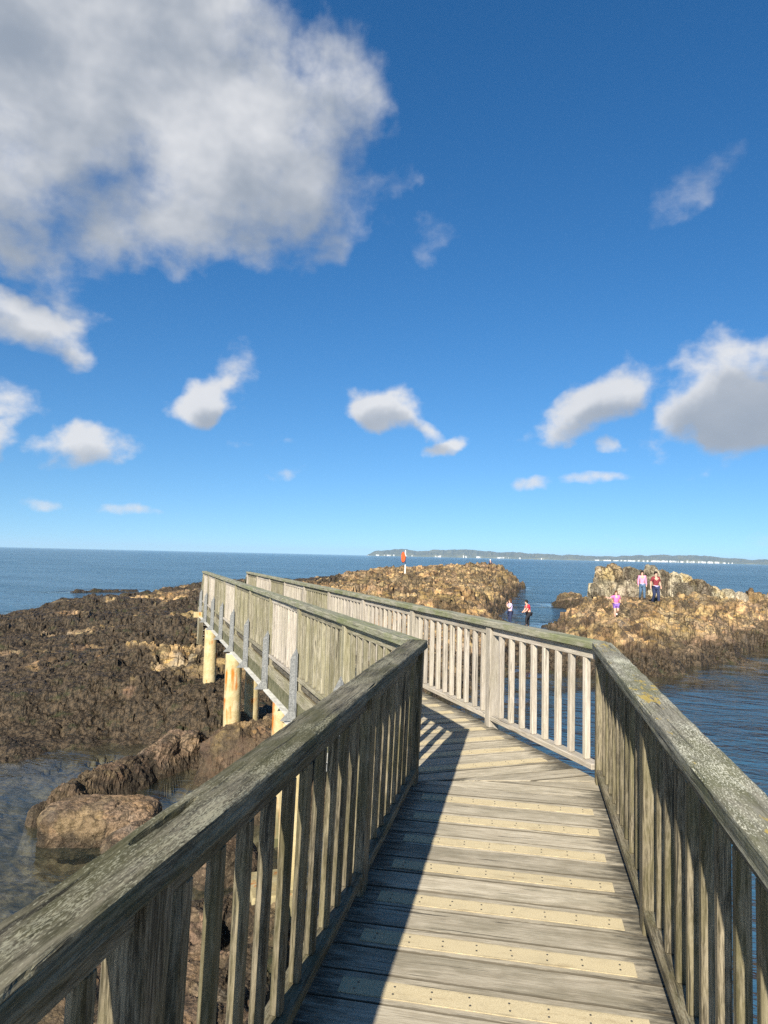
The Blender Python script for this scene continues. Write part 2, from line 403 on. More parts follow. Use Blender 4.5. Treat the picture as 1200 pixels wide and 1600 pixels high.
def pile_material():
    mt, n, b = new_mat('rust_streaked_concrete')
    tc = n.add('ShaderNodeTexCoord'); oi = n.add('ShaderNodeObjectInfo')
    p = n.vmath('ADD', tc.outputs['Object'], n.vmath('MULTIPLY', oi.outputs['Random'], (9, 9, 9)))
    a = n.noise(p, 5, 5, 0.6)
    col = n.mix(n.ss(a, 0.35, 0.7), (0.38, 0.30, 0.15), (0.49, 0.41, 0.245))
    st = n.noise(n.scale(p, (9, 9, 1.1)), 1.0, 4, 0.55)
    sp = n.noise(p, 3.2, 3, 0.5)
    col = n.mix(n.math('MULTIPLY', n.ss(st, 0.50, 0.64), n.ss(sp, 0.40, 0.56)), col, (0.42, 0.14, 0.02))
    col = n.mix(n.ss(n.noise(n.scale(p, (14, 14, 2.2)), 1.0, 4, 0.55), 0.66, 0.72, 0, 0.9), col, (0.12, 0.035, 0.02))
    geo = n.add('ShaderNodeNewGeometry'); sz = n.add('ShaderNodeSeparateXYZ'); n.put(sz.inputs[0], geo.outputs['Position'])
    wz = n.math('ADD', sz.outputs[2], n.math('MULTIPLY', n.noise(p, 6, 4, 0.6), 0.5))
    col = n.mix(n.ss(wz, -2.35, -1.75, 0.85, 0.0), col, (0.10, 0.095, 0.05))
    n.put(b.inputs['Base Color'], col); b.inputs['Roughness'].default_value = 0.85
    bp = n.add('ShaderNodeBump'); bp.inputs['Strength'].default_value = 0.4; bp.inputs['Distance'].default_value = 0.02
    n.put(bp.inputs['Height'], n.noise(p, 18, 5, 0.65)); n.put(b.inputs['Normal'], bp.outputs[0])
    return mt
M['pile'] = pile_material()

def rock_material(name, weed_attr=True, pale=False):
    mt, n, b = new_mat(name)
    geo = n.add('ShaderNodeNewGeometry'); P = geo.outputs['Position']
    sp = n.add('ShaderNodeSeparateXYZ'); n.put(sp.inputs[0], P)
    big = n.noise(P, 0.35, 4, 0.6); mid = n.noise(P, 1.7, 6, 0.65); fine = n.noise(P, 9, 6, 0.7); vf = n.noise(P, 38, 4, 0.7)
    strata = n.noise(n.scale(P, (2.2, 2.2, 9.0)), 1.0, 5, 0.65)
    if pale:
        col = n.mix(n.ss(mid, 0.35, 0.65), (0.15, 0.128, 0.086), (0.31, 0.27, 0.195))
        col = n.mix(n.ss(n.noise(n.scale(P, (5, 5, 0.8)), 1.0, 5, 0.65), 0.5, 0.62), col, (0.13, 0.105, 0.07))
        col = n.mix(n.math('MULTIPLY', n.ss(big, 0.5, 0.62), 0.5), col, (0.30, 0.20, 0.07))
    else:
        col = n.mix(n.ss(mid, 0.42, 0.58), (0.06, 0.042, 0.025), (0.285, 0.195, 0.088))
        col = n.mix(n.ss(big, 0.42, 0.62, 0, 0.75), col, n.mix(n.ss(fine, 0.35, 0.65), (0.115, 0.088, 0.055), (0.235, 0.18, 0.105)))
        col = n.mix(n.ss(strata, 0.52, 0.66, 0, 0.7), col, (0.30, 0.185, 0.055))
    if not pale:
        lowz = n.math('ADD', sp.outputs[2], n.math('MULTIPLY', n.math('SUBTRACT', big, 0.5), 0.8))
        low = n.mix(n.ss(fine, 0.35, 0.65), (0.035, 0.025, 0.016), (0.17, 0.12, 0.075))
        col = n.mix(n.ss(lowz, -2.2, -1.6, 0.8, 0.0), col, low)
        col = n.mix(n.ss(n.noise(P, 0.9, 4, 0.6), 0.58, 0.70, 0, 0.4), col, (0.17, 0.15, 0.12))
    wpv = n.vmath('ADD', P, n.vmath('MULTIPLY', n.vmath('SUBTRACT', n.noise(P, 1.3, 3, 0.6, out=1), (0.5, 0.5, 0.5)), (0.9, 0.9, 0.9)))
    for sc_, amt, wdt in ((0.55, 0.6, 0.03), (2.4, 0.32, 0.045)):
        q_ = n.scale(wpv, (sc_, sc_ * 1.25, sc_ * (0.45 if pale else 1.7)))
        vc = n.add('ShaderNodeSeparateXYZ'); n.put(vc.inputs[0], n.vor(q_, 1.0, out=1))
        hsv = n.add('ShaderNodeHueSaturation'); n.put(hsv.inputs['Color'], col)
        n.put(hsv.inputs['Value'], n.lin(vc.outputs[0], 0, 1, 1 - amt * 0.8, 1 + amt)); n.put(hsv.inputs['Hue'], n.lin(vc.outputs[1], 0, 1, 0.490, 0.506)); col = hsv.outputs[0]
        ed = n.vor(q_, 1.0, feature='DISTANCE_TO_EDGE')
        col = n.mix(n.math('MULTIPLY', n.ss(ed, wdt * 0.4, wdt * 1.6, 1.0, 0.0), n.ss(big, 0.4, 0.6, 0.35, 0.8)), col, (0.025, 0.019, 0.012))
    wetz = n.math('ADD', sp.outputs[2], n.math('MULTIPLY', n.math('SUBTRACT', mid, 0.5), 0.5))
    col = n.mix(n.ss(wetz, -2.66, -2.5, 0.7, 0.0), col, (0.018, 0.014, 0.009))
    col = n.mix(n.ss(fine, 0.56, 0.68, 0, 0.55), col, (0.035, 0.027, 0.018))
    col = n.mix(n.ss(vf, 0.58, 0.66, 0, 0.5), col, (0.30, 0.24, 0.15))
    if weed_attr:
        at = n.add('ShaderNodeAttribute', attribute_name='weed')
        wf = n.ss(n.math('ADD', at.outputs['Fac'], n.math('MULTIPLY', n.math('SUBTRACT', n.math('ADD', fine, n.math('MULTIPLY', vf, 0.6)), 0.8), 1.1)), 0.35, 0.62)
        wcol = n.mix(n.ss(n.math('ADD', n.math('MULTIPLY', fine, 0.6), n.math('MULTIPLY', vf, 0.4)), 0.44, 0.58), (0.013, 0.010, 0.006), (0.082, 0.058, 0.034))
        wcol = n.mix(n.ss(mid, 0.55, 0.68, 0, 0.6), wcol, (0.03, 0.037, 0.012))
        wcol = n.mix(n.ss(n.noise(P, 24, 3, 0.6), 0.60, 0.68, 0, 0.6), wcol, (0.13, 0.095, 0.055))
        col = n.mix(wf, col, wcol)
        wet = n.math('SUBTRACT', 0.85, n.math('MULTIPLY', wf, 0.28))
        n.put(b.inputs['Roughness'], wet)
        under = n.ss(sp.outputs[2], -3.05, -2.75, 1.0, 0.0)
        bed = n.mix(n.ss(mid, 0.4, 0.6), (0.04, 0.034, 0.02), n.mix(n.ss(fine, 0.4, 0.6), (0.10, 0.075, 0.045), (0.20, 0.16, 0.10)))
        n.put(b.inputs['Base Color'], n.mix(under, col, bed))
    else:
        n.put(b.inputs['Base Color'], col); b.inputs['Roughness'].default_value = 0.85
    bp = n.add('ShaderNodeBump'); bp.inputs['Strength'].default_value = 0.9; bp.inputs['Distance'].default_value = 0.06
    n.put(bp.inputs['Height'], n.math('ADD', n.math('MULTIPLY', fine, 0.8), n.math('ADD', n.math('MULTIPLY', vf, 0.35), n.math('MULTIPLY', mid, 0.7))))
    n.put(b.inputs['Normal'], bp.outputs[0])
    return mt
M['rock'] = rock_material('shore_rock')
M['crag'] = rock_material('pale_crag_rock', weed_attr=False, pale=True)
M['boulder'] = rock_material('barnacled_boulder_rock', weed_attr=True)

# ------------------------------------------------------------------ rocky shore (ground)
REEF = [(-60, 20), (-20, 15.5), (-12, 14.2), (-7.5, 13.9), (-6.2, 14.6), (-5.2, 15.6), (-4.2, 15.6), (-3.2, 14.6), (-2.9, 13.2), (-2.0, 11.9), (-0.6, 11.3),
        (0.3, 13), (1.2, 17), (2.6, 22), (4.4, 26.3), (6.0, 30), (7.6, 34.0), (8.6, 37), (6.8, 40.5), (7.6, 46), (9.0, 54), (11, 66), (16, 88), (22, 110), (14, 118), (0, 114), (-24.5, 96), (-22.5, 70), (-23, 55), (-23.5, 42), (-32, 37), (-60, 34)]
OUTC = [(4.2, 26.2), (7, 26.6), (10, 27.0), (12.6, 27.4), (13.8, 30.0), (17.5, 33.5), (20.0, 37.0), (26, 38.5), (40, 40), (42, 50), (28, 52), (21, 51.5), (17, 53), (13.6, 52), (11.5, 47), (9.6, 42), (8.4, 37.5), (6.0, 33.0)]
LOWR = [(15.0, 66), (18.5, 63.5), (21.5, 66), (20, 71), (16, 70)]
NEAR = [(-4.6, 5.0), (-1.0, 4.6), (-0.1, 6.6), (-0.5, 9.0), (-1.5, 9.8), (-2.5, 9.2), (-3.1, 7.9), (-4.2, 6.6)]
SKER = [(-32, 71), (-27, 73.5), (-26, 78), (-31, 76.5)]
CTRL = np.array([(-7, 15.5, -2.35), (-12, 18, -2.2), (-20, 25, -2.15), (-24, 38, -2.3), (-40, 28, -2.2), (-20, 60, -2.1), (-20, 80, -2.3), (-15, 95, -2.1), (-12, 40, -1.95), (-9, 24, -1.85),
    (-3.2, 14.6, -1.7), (-5, 18.5, -1.7), (-6.2, 22.5, -1.3), (-8, 30, -1.5), (-1.7, 12.6, -2.0), (0, 18, -1.7), (1.5, 26, -1.5), (4.5, 36, -0.75), (1.6, 51, -0.05), (6, 46, -0.3),
    (4, 42, -0.5), (10, 70, -0.45), (19, 104, -0.2), (5, 80, -0.35), (-6, 50, -1.1), (-12, 70, -1.5), (6.6, 35.6, -1.75), (7.6, 35.6, -1.75), (7.0, 33.0, -1.7),
    (15.3, 41.5, -0.55), (16.1, 39.6, -0.6), (10.2, 31, -0.82), (12.5, 33, -0.9), (12, 40, -0.9), (18, 42, -0.5), (20.5, 43.5, -0.35), (19, 39.5, -0.9), (24, 44, -0.7), (28, 46, -1.0), (14, 29.5, -1.3), (9, 29, -1.2),
    (6, 28.5, -1.7), (17, 47, -0.5), (13.2, 50, -1.6), (18, 67, -1.7), (-3, 7, -2.35), (-1.2, 6.5, -2.3), (-1.3, 8.6, -2.35), (-29, 74.5, -2.3), (15, 88, -0.35), (22, 108, -0.3), (15.5, 102, 0.5)], np.float32)
RIDGE = [(-5.4, 11.6, -2.55, 0.36), (-5.25, 12.3, -2.38, 0.44), (-4.95, 13.2, -2.28, 0.48), (-4.6, 14.2, -2.22, 0.52), (-4.1, 15.2, -2.15, 0.6)]

def poly_sd(x, y, poly):
    d = np.full(x.shape, 1e9, np.float32); inside = np.zeros(x.shape, bool)
    n = len(poly)
    for i in range(n):
        ax, ay = poly[i]; bx, by = poly[(i + 1) % n]
        ex, ey = bx - ax, by - ay
        t = np.clip(((x - ax) * ex + (y - ay) * ey) / (ex * ex + ey * ey), 0, 1)
        d = np.minimum(d, (x - ax - t * ex) ** 2 + (y - ay - t * ey) ** 2)
        c = ((ay > y) != (by > y)) & (x < (bx - ax) * (y - ay) / (by - ay + 1e-12) + ax)
        inside ^= c
    return np.where(inside, 1, -1) * np.sqrt(d)
def terrain(x, y):
    x = x.astype(np.float64); y = y.astype(np.float64)
    num = 0; den = 0
    for cx, cy, cz in CTRL:
        w = 1.0 / (((x - cx) ** 2 + (y - cy) ** 2) + 0.15) ** 1.7
        num = num + w * cz; den = den + w
    plat = num / den
    dist = np.sqrt(x * x + y * y)
    coast = fbm2(x * 0.45, y * 0.45, 5, 3) * 1.5 * np.clip(dist / 18, 0.35, 1.4) + fbm2(x * 2.1, y * 2.1, 3, 8) * 0.25
    dA = poly_sd(x, y, REEF); dB = poly_sd(x, y, OUTC); dC = poly_sd(x, y, LOWR); dD = poly_sd(x, y, NEAR); dE = poly_sd(x, y, SKER)
    d = np.maximum.reduce([dA, dB, dC, dD, dE])
    dd = d + coast
    ramp = np.where(x < -3, 2.6, 1.3) * np.where((y < 16) & (x > -4), 0.55, 1.0) + np.where(dB > dA, np.where(y < 42, 3.4, 1.2), 0) + np.where((dA > dB) & (x > -1), 1.0, 0)
    inn = np.clip(dd / ramp, 0, 1)
    inn = inn * inn * (3 - 2 * inn) * 0.6 + np.sqrt(inn) * 0.4
    bed = np.where((x < 0.5) & (y < 16), -3.1, -5.6)
    z_out = np.maximum(-2.95 + np.minimum(dd, 0) * np.where((x < 0.5) & (y < 17), 0.35, 0.8), bed) + fbm2(x * 1.3, y * 1.3, 4, 31) * 0.28
    z = np.where(dd > 0, -2.95 + (plat + 2.95) * inn, z_out)
    # the curved ridge by the pool
    rid = np.full(x.shape, -9.0)
    for (ax, ay, az, ar), (bx, by, bz, br) in zip(RIDGE[:-1], RIDGE[1:]):
        ex, ey = bx - ax, by - ay
        t = np.clip(((x - ax) * ex + (y - ay) * ey) / (ex * ex + ey * ey), 0, 1)
        r = np.sqrt((x - ax - t * ex) ** 2 + (y - ay - t * ey) ** 2)
        rr = ar + (br - ar) * t + fbm2(x * 1.3, y * 1.3, 2, 44) * 0.16
        h = (az + (bz - az) * t) - 0.75 * (r / (rr * 1.15)) ** 2.6
        rid = np.maximum(rid, np.where(r < rr * 1.15, h, -9))
    z = np.maximum(z, rid)
    land = sstep(z, -3.0, -2.5)
    # layered / blocky rock
    high = sstep(plat, -2.0, -0.8) * land
    ca, sa = math.cos(0.5), math.sin(0.5)
    xr, yr = x * ca - y * sa, x * sa + y * ca
    wx = fbm2(x * 0.6, y * 0.6, 3, 71) * 1.2; wy = fbm2(x * 0.6 + 9, y * 0.6, 3, 72) * 1.2
    q1, q2, cell0 = worley2((xr + wx) * 0.22, (yr + wy) * 0.34, 45)
    f1, f2, cell = worley2((xr + wx) * 0.6, (yr + wy) * 0.95, 5)
    g1, g2, cell2 = worley2((xr + wx * 0.4) * 1.9, (yr + wy * 0.4) * 2.6, 6)
    calm = 1 - 0.8 * sstep(x, -1.5, -3.0) * sstep(y, 17, 15.5)
    crA = sstep(q2 - q1, 0.0, 0.22) - 1; crB = sstep(f2 - f1, 0.0, 0.25) - 1; crC = sstep(g2 - g1, 0.0, 0.3) - 1
    z = z + land * ((0.03 + 0.46 * high) * (cell0 - 0.5) + 0.22 * high * crA)
    z = z + land * calm * ((0.06 + 0.24 * high) * (cell - 0.5) + (0.05 + 0.13 * high) * crB)
    z = z + land * calm * ((0.05 + 0.07 * high) * (cell2 - 0.5) + (0.04 + 0.05 * high) * crC)
    z = z + land * (0.14 + 0.1 * high) * fbm2(x * 0.8, y * 0.8, 4, 21)
    xs, ys = x * 0.88 + y * 0.47, -x * 0.47 + y * 0.88
    bedn = fbm2(xs * 0.10 + 3, ys * 0.75 + wx * 0.5, 4, 95)
    z = z + land * (0.24 + 0.1 * high) * (sstep(bedn, -0.15, 0.05) + sstep(bedn, 0.12, 0.26) - 1) * calm * 0.75
    # ledges of the tilted beds
    tz = z + x * 0.05 - y * 0.03 + fbm2(x * 0.35, y * 0.35, 3, 91) * 0.5
    stp = 0.24; fr = tz / stp - np.floor(tz / stp)
    z = z + land * (0.5 + 0.4 * high) * stp * (sstep(fr, 0.55, 1.0) - fr) * np.clip(0.6 + 2.5 * fbm2(x * 0.5, y * 0.5, 3, 93), 0, 1)
    # flatten a little where people and the pole stand
    for cx, cy, cz, rr in ((15.3, 41.5, -0.55, 1.2), (15.35, 39.7, -0.6, 1.2), (10.2, 31, -0.82, 0.9), (6.5, 36.0, -1.75, 0.6), (7.4, 35.6, -1.75, 0.6), (1.6, 51, -0.05, 0.9), (15.5, 102, 0.45, 1.3), (-2.9, 14.0, -1.62, 0.55)):
        w = 1 - sstep(np.sqrt((x - cx) ** 2 + (y - cy) ** 2), rr * 0.4, rr * 1.6)
        z = z * (1 - w * 0.85) + (cz + fbm2(x * 3, y * 3, 3, 50) * 0.08) * w * 0.85
    # seaweed cover
    reefw = sstep(x, 1.5, -4.0) * sstep(y, 9, 15)
    top = -2.32 + 1.1 * reefw
    weed = sstep(z + fbm2(x * 0.5, y * 0.5, 4, 61) * (0.4 + 1.5 * reefw), top + 0.35, top - 0.25)
    weed = np.maximum(weed, 0.45 * sstep(x, 7.5, 9.0) * sstep(fbm2(x * 0.6, y * 0.6, 4, 66), 0.05, 0.3) * sstep(z, -0.4, -0.75))
    weed = weed * (1 - 0.75 * sstep(rid, -2.9, -2.3)) * np.where((y < 15.8) & (x > -6.5), np.where(y < 10.5, 0.55 + 1.2 * fbm2(x * 1.7, y * 1.7, 4, 67), 0.45), 1.0)
    return z, weed

def build_shore():
    na, nr = 940, 900
    ang = np.radians(np.linspace(-42, 39, na)); rr = np.exp(np.linspace(math.log(4.6), math.log(124), nr))
    A, R = np.meshgrid(ang, rr)
    x = (R * np.sin(A)).ravel(); y = (R * np.cos(A)).ravel()
    z, weed = terrain(x, y)
    # broken surface: pushed out along its own normal by creased noise, the same on steps and flats
    V = np.stack([x, y, z], 1).reshape(nr, na, 3)
    du = np.gradient(V, axis=1); dv = np.gradient(V, axis=0)
    nm = np.cross(du, dv); nm /= np.maximum(np.linalg.norm(nm, axis=2, keepdims=True), 1e-9)
    nm = nm.reshape(-1, 3); nm[nm[:, 2] < 0] *= -1
    land = sstep(z, -3.0, -2.55)
    hi = sstep(z, -2.1, -1.0)
    def cr3(f, seed, kz=1.0):
        return np.abs(vnoise3(x * f + 0.3 * z * f, y * f * 1.2, z * f * kz, seed)) * 2 - 0.35
    d = (0.02 - 0.24 * hi) * cr3(1.1, 101, 1.5) + (0.05 + 0.11 * hi) * cr3(2.7, 102, 1.3) + (0.035 + 0.065 * hi) * cr3(6.5, 103) + (0.028 + 0.02 * hi) * cr3(14, 104) + 0.028 * cr3(31, 105)
    nearp = sstep(x, -1.5, -3.0) * sstep(y, 17.0, 15.5)
    d = d * (1 - nearp) + nearp * (0.16 * cr3(2.2, 109) + 0.10 * vnoise3(x * 1.6, y * 1.6, z * 1.6, 110) + 0.07 * vnoise3(x * 5, y * 5, z * 5, 111) + 0.05 * vnoise3(x * 13, y * 13, z * 13, 112) + 0.035 * cr3(26, 113))
    d = d * land * np.clip(R.ravel() / 14, 0.5, 1.0)
    V = np.stack([x, y, z], 1) + nm * d[:, None]
    idx = np.arange(na * nr).reshape(nr, na)
    F = np.stack([idx[:-1, :-1], idx[:-1, 1:], idx[1:, 1:], idx[1:, :-1]], -1).reshape(-1, 4)
    keep = z[F].max(1) > -3.75
    F = F[keep]
    used = np.unique(F); remap = np.full(len(V), -1, np.int64); remap[used] = np.arange(len(used))
    me = mesh_np('rocky_shore', V[used], remap[F], False)
    at = me.attributes.new('weed', 'FLOAT', 'POINT'); at.data.foreach_set('value', weed[used].astype(np.float32))
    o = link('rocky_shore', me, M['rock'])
    tag(o, 'brown rocky reef and outcrops with dark seaweed along the water', kind='structure')
build_shore()
def ground_z(x, y):
    return float(terrain(np.array([x], np.float64), np.array([y], np.float64))[0][0])

# ------------------------------------------------------------------ sea bed and sea
def seabed_mat():
    mt, n, b = new_mat('dark_sea_bed'); b.inputs['Base Color'].default_value = (0.02, 0.03, 0.03, 1); return mt
def disc(name, radii, nseg, z):
    A = np.linspace(0, 2 * math.pi, nseg, endpoint=False)
    V = [(0, 0, z)]
    RR, AA = np.meshgrid(radii, A, indexing='ij')
    V = np.stack([(RR * np.sin(AA)).ravel(), (RR * np.cos(AA)).ravel(), np.full(RR.size, z)], 1)
    nr = len(radii); idx = np.arange(nr * nseg).reshape(nr, nseg)
    nx = np.roll(idx, -1, axis=1)
    F = np.stack([idx[:-1], idx[1:], nx[1:], nx[:-1]], -1).reshape(-1, 4)
    return V, F
V, F = disc('sea_bed', np.array([0.01, 5, 20, 80, 300, 2000, 30000.0]), 64, -6.5)
o = link('sea_bed', mesh_np('sea_bed', V, F[:, ::-1]), seabed_mat()); tag(o, 'dark sea bed', kind='structure')

def sea_material():
    mt = bpy.data.materials.new('sea_water'); mt.use_nodes = True
    mt.node_tree.nodes.clear(); n = NT(mt.node_tree)
    out = n.add('ShaderNodeOutputMaterial')
    geo = n.add('ShaderNodeNewGeometry'); P = geo.outputs['Position']
    at = n.add('ShaderNodeAttribute', attribute_name='depth'); dep = at.outputs['Fac']
    calm = n.ss(dep, 0.3, 2.2, 0.09, 0.75)
    rot = n.add('ShaderNodeMapping'); n.put(rot.inputs[0], P); rot.inputs['Rotation'].default_value = (0, 0, rad(24))
    q = rot.outputs[0]
    w1 = n.noise(n.scale(q, (0.16, 0.42, 1)), 1.0, 3, 0.5, 0.4)
    w2 = n.noise(n.scale(q, (0.8, 1.9, 1)), 1.0, 4, 0.55, 0.6)
    w3 = n.noise(n.scale(q, (3.4, 6.0, 1)), 1.0, 3, 0.55, 0.4)
    gust = n.noise(n.scale(q, (0.03, 0.09, 1)), 1.0, 4, 0.55)
    h = n.math('ADD', n.math('MULTIPLY', w1, 0.85), n.math('ADD', n.math('MULTIPLY', w2, 0.50), n.math('MULTIPLY', w3, 0.15)))
    h = n.math('MULTIPLY', n.math('MULTIPLY', h, calm), n.ss(gust, 0.3, 0.7, 0.7, 1.3))
    bp = n.add('ShaderNodeBump'); bp.inputs['Strength'].default_value = 1.0; bp.inputs['Distance'].default_value = 0.75
    n.put(bp.inputs['Height'], h)
    deepf = n.math('SUBTRACT', 1.0, n.math('POWER', 2.718, n.math('MULTIPLY', n.math('MAXIMUM', dep, 0.0), -0.8)))
    tr = n.add('ShaderNodeBsdfTransparent'); tr.inputs[0].default_value = (0.86, 0.90, 0.86, 1)
    df = n.add('ShaderNodeBsdfDiffuse')
    n.put(df.inputs[0], n.mix(n.ss(dep, 0.4, 3.0), (0.022, 0.038, 0.038), (0.034, 0.092, 0.155)))
    n.put(df.inputs['Normal'], bp.outputs[0])
    m1 = n.add('ShaderNodeMixShader'); n.put(m1.inputs[0], deepf); n.l.new(tr.outputs[0], m1.inputs[1]); n.l.new(df.outputs[0], m1.inputs[2])
    gl = n.add('ShaderNodeBsdfGlossy'); gl.inputs['Roughness'].default_value = 0.06; n.put(gl.inputs['Normal'], bp.outputs[0])
    cosi = n.math('ABSOLUTE', n.vmath('DOT_PRODUCT', bp.outputs[0], geo.outputs['Incoming'], out=1))
    schlick = n.math('MULTIPLY_ADD', n.math('POWER', n.math('SUBTRACT', 1.0, cosi, clamp=True), 5.0), 0.98, 0.02)
    m2 = n.add('ShaderNodeMixShader'); n.put(m2.inputs[0], schlick); n.l.new(m1.outputs[0], m2.inputs[1]); n.l.new(gl.outputs[0], m2.inputs[2])
    # a little foam where waves break on rocks
    n.l.new(m2.outputs[0], out.inputs[0])
    return mt
def build_sea():
    radii = np.concatenate([[0.05], np.exp(np.linspace(math.log(2), math.log(130), 230)), np.exp(np.linspace(math.log(140), math.log(30000), 60))])
    V, F = disc('sea', radii, 900, SEA)
    x, y = V[:, 0], V[:, 1]
    d = np.full(len(V), 4.0, np.float32)
    near = (y > 2) & (np.hypot(x, y) < 126) & (np.abs(np.arctan2(x, y)) < rad(42))
    zz, _ = terrain(x[near], y[near]); d[near] = SEA - zz
    me = mesh_np('sea', V, F[:, ::-1], True)
    at = me.attributes.new('depth', 'FLOAT', 'POINT'); at.data.foreach_set('value', d)
    o = link('sea', me, sea_material()); tag(o, 'rippled blue sea water reaching the horizon', kind='structure')
build_sea()

# ------------------------------------------------------------------ far island
def build_island():
    # (azimuth deg, top height m) at about nine kilometres
    prof = [(-1.4, 2), (-0.9, 45), (0.2, 88), (1.6, 95), (3.0, 80), (4.5, 102), (6.2, 112), (8.0, 104), (9.5, 88), (11, 82), (12.5, 78), (14, 70), (16, 62), (18, 66), (20, 76), (22, 92), (23.5, 98), (25, 84), (26.5, 66), (28.5, 60), (31, 55), (34, 48), (38, 30), (40, 2)]
    az = np.linspace(-1.4, 40, 700); top = np.interp(az, [p[0] for p in prof], [p[1] for p in prof])
    top = np.maximum(top + fbm2(az * 1.7, az * 0 + 3, 5, 5) * 16, 1)
    rows = [(0, 8900, 0.0), (1, 8905, 0.2), (2, 9050, 0.45), (3, 9300, 0.75), (4, 9600, 1.0), (5, 10200, 0.8), (6, 10800, 0.0)]
    V = []
    for k, dist, f in rows:
        a = np.radians(az); dd = dist + fbm2(az * 4, az * 0 + k, 4, 9) * 240 * (k > 1)
        hh = top * f * (1 + (fbm2(az * 6, az * 0 + k * 2.3, 4, 11) * 0.35 if 0 < k < 4 else 0))
        V.append(np.stack([dd * np.sin(a), dd * np.cos(a), SEA + hh], 1))
    V = np.concatenate(V); n = len(az); idx = np.arange(len(V)).reshape(len(rows), n)
    F = np.stack([idx[:-1, :-1], idx[:-1, 1:], idx[1:, 1:], idx[1:, :-1]], -1).reshape(-1, 4)
    me = mesh_np('far_island', V, F, False)
    chalk = np.zeros(len(V), np.float32)
    cm = (fbm2(az * 2.2, az * 0 + 7, 4, 15) > 0.22) | ((az > 17.0) & (az < 26.5) & (fbm2(az * 9, az * 0, 3, 16) > -0.22)) | ((az > -0.3) & (az < 1.4) & (fbm2(az * 9, az * 0, 3, 17) > 0.0))
    chalk[:2 * n] = np.concatenate([cm, cm])
    at = me.attributes.new('chalk', 'FLOAT', 'POINT'); at.data.foreach_set('value', chalk)
    mt, nn, b = new_mat('island_turf_and_chalk')
    a = nn.add('ShaderNodeAttribute', attribute_name='chalk'); geo = nn.add('ShaderNodeNewGeometry')
    t = nn.noise(geo.outputs['Position'], 0.006, 5, 0.6)
    col = nn.mix(nn.ss(t, 0.4, 0.6), (0.055, 0.06, 0.035), (0.11, 0.105, 0.055))
    col = nn.mix(nn.ss(nn.math('ADD', a.outputs['Fac'], nn.math('MULTIPLY', nn.noise(geo.outputs['Position'], 0.02, 4, 0.6), 0.9)), 1.25, 1.5), col, (0.50, 0.49, 0.46))
    nn.put(b.inputs['Base Color'], col); b.inputs['Roughness'].default_value = 0.9
    o = link('far_island', me, mt); tag(o, 'long low hazy island with white chalk cliffs on the horizon', kind='structure')
build_island()

# ------------------------------------------------------------------ footbridge geometry
H1 = rad(11.4); H2 = rad(-19.0)
U1 = Vector((math.sin(H1), math.cos(H1), 0)); R1 = Vector((math.cos(H1), -math.sin(H1), 0))
U2 = Vector((math.sin(H2), math.cos(H2), 0)); R2 = Vector((math.cos(H2), -math.sin(H2), 0))
MID = -0.11; HW = 0.67               # centre of the deck and half the distance of the handrails
S0 = 5.27                            # where the two centre lines meet
BEND = U1 * S0 + R1 * MID
TURN = math.tan((H1 - H2) / 2)
def p1(s, lat, z=0.0):               # near run: distance along, offset from its centre line
    return BEND + U1 * (s - S0) + R1 * lat + Vector((0, 0, z))
def p2(s, lat, z=0.0):               # far run
    return BEND + U2 * s + R2 * lat + Vector((0, 0, z))
LEN2 = 17.8
bridge = thing('footbridge', (0, 6, -0.3), 'weathered plank footbridge on rust streaked round piles bending left over the rocks', 'bridge')

def clip_poly(poly, p0, nrm):
    """keep the part of a plan polygon where (p-p0).n <= 0"""
    out = []
    for i in range(len(poly)):
        a, b = poly[i], poly[(i + 1) % len(poly)]
        da, db = (a - p0).dot(nrm), (b - p0).dot(nrm)
        if da <= 0: out.append(a)
        if (da < 0 < db) or (db < 0 < da): out.append(a + (b - a) * (da / (da - db)))
    return out
MN = (U1 + U2).normalized()
def slab(name, poly, z0, z1, mat, parent, xdir, bev=0.0025):
    """a flat piece from a plan polygon, its own origin and x axis along xdir"""
    c = sum(poly, Vector((0, 0, 0))) / len(poly)
    mm = frame(c + Vector((0, 0, (z0 + z1) / 2)), xdir); inv = mm.inverted()
    bm = bmesh.new()
    vs = [bm.verts.new(inv @ Vector((q.x, q.y, z0))) for q in poly]
    f = bm.faces.new(vs); f.normal_update()
    r = bmesh.ops.extrude_face_region(bm, geom=[f])
    top = [e for e in r['geom'] if isinstance(e, bmesh.types.BMVert)]
    for v in top: v.co.z += (z1 - z0)
    bmesh.ops.recalc_face_normals(bm, faces=bm.faces)
    if bev: bmesh.ops.bevel(bm, geom=list(bm.edges), offset=bev, segments=1, affect='EDGES', clamp_overlap=True)
    me = bpy.data.meshes.new(name); bm.to_mesh(me); bm.free()
    o = link(name, me, mat, parent)
    return place(o, mm)

def screw_mesh(pts, r=0.0042, h=0.002):
    V = []; Fq = []
    for (x, y) in pts:
        b = len(V)
        for zz in (0, h):
            for k in range(6):
                a = k * math.pi / 3; V.append((x + r * math.cos(a), y + r * math.sin(a), zz))
        for k in range(6):
            j = (k + 1) % 6; Fq.append((b + k, b + j, b + 6 + j, b + 6 + k))
        Fq += [(b + 6, b + 7, b + 8, b + 9), (b + 6, b + 9, b + 10, b + 11)]
    return mesh_np('screws', V, Fq)
SCREW_V = []; SCREW_F = []
def add_screws(strip, pts):
    me = screw_mesh(pts); mm = Matrix.Translation((0, 6, -0.3)) @ strip.matrix_basis @ Matrix.Translation((0, 0, 0.0016))
    b0 = len(SCREW_V)
    SCREW_V.extend((mm @ v.co)[:] for v in me.vertices); SCREW_F.extend(tuple(b0 + i for i in p.vertices) for p in me.polygons)
    bpy.data.meshes.remove(me)
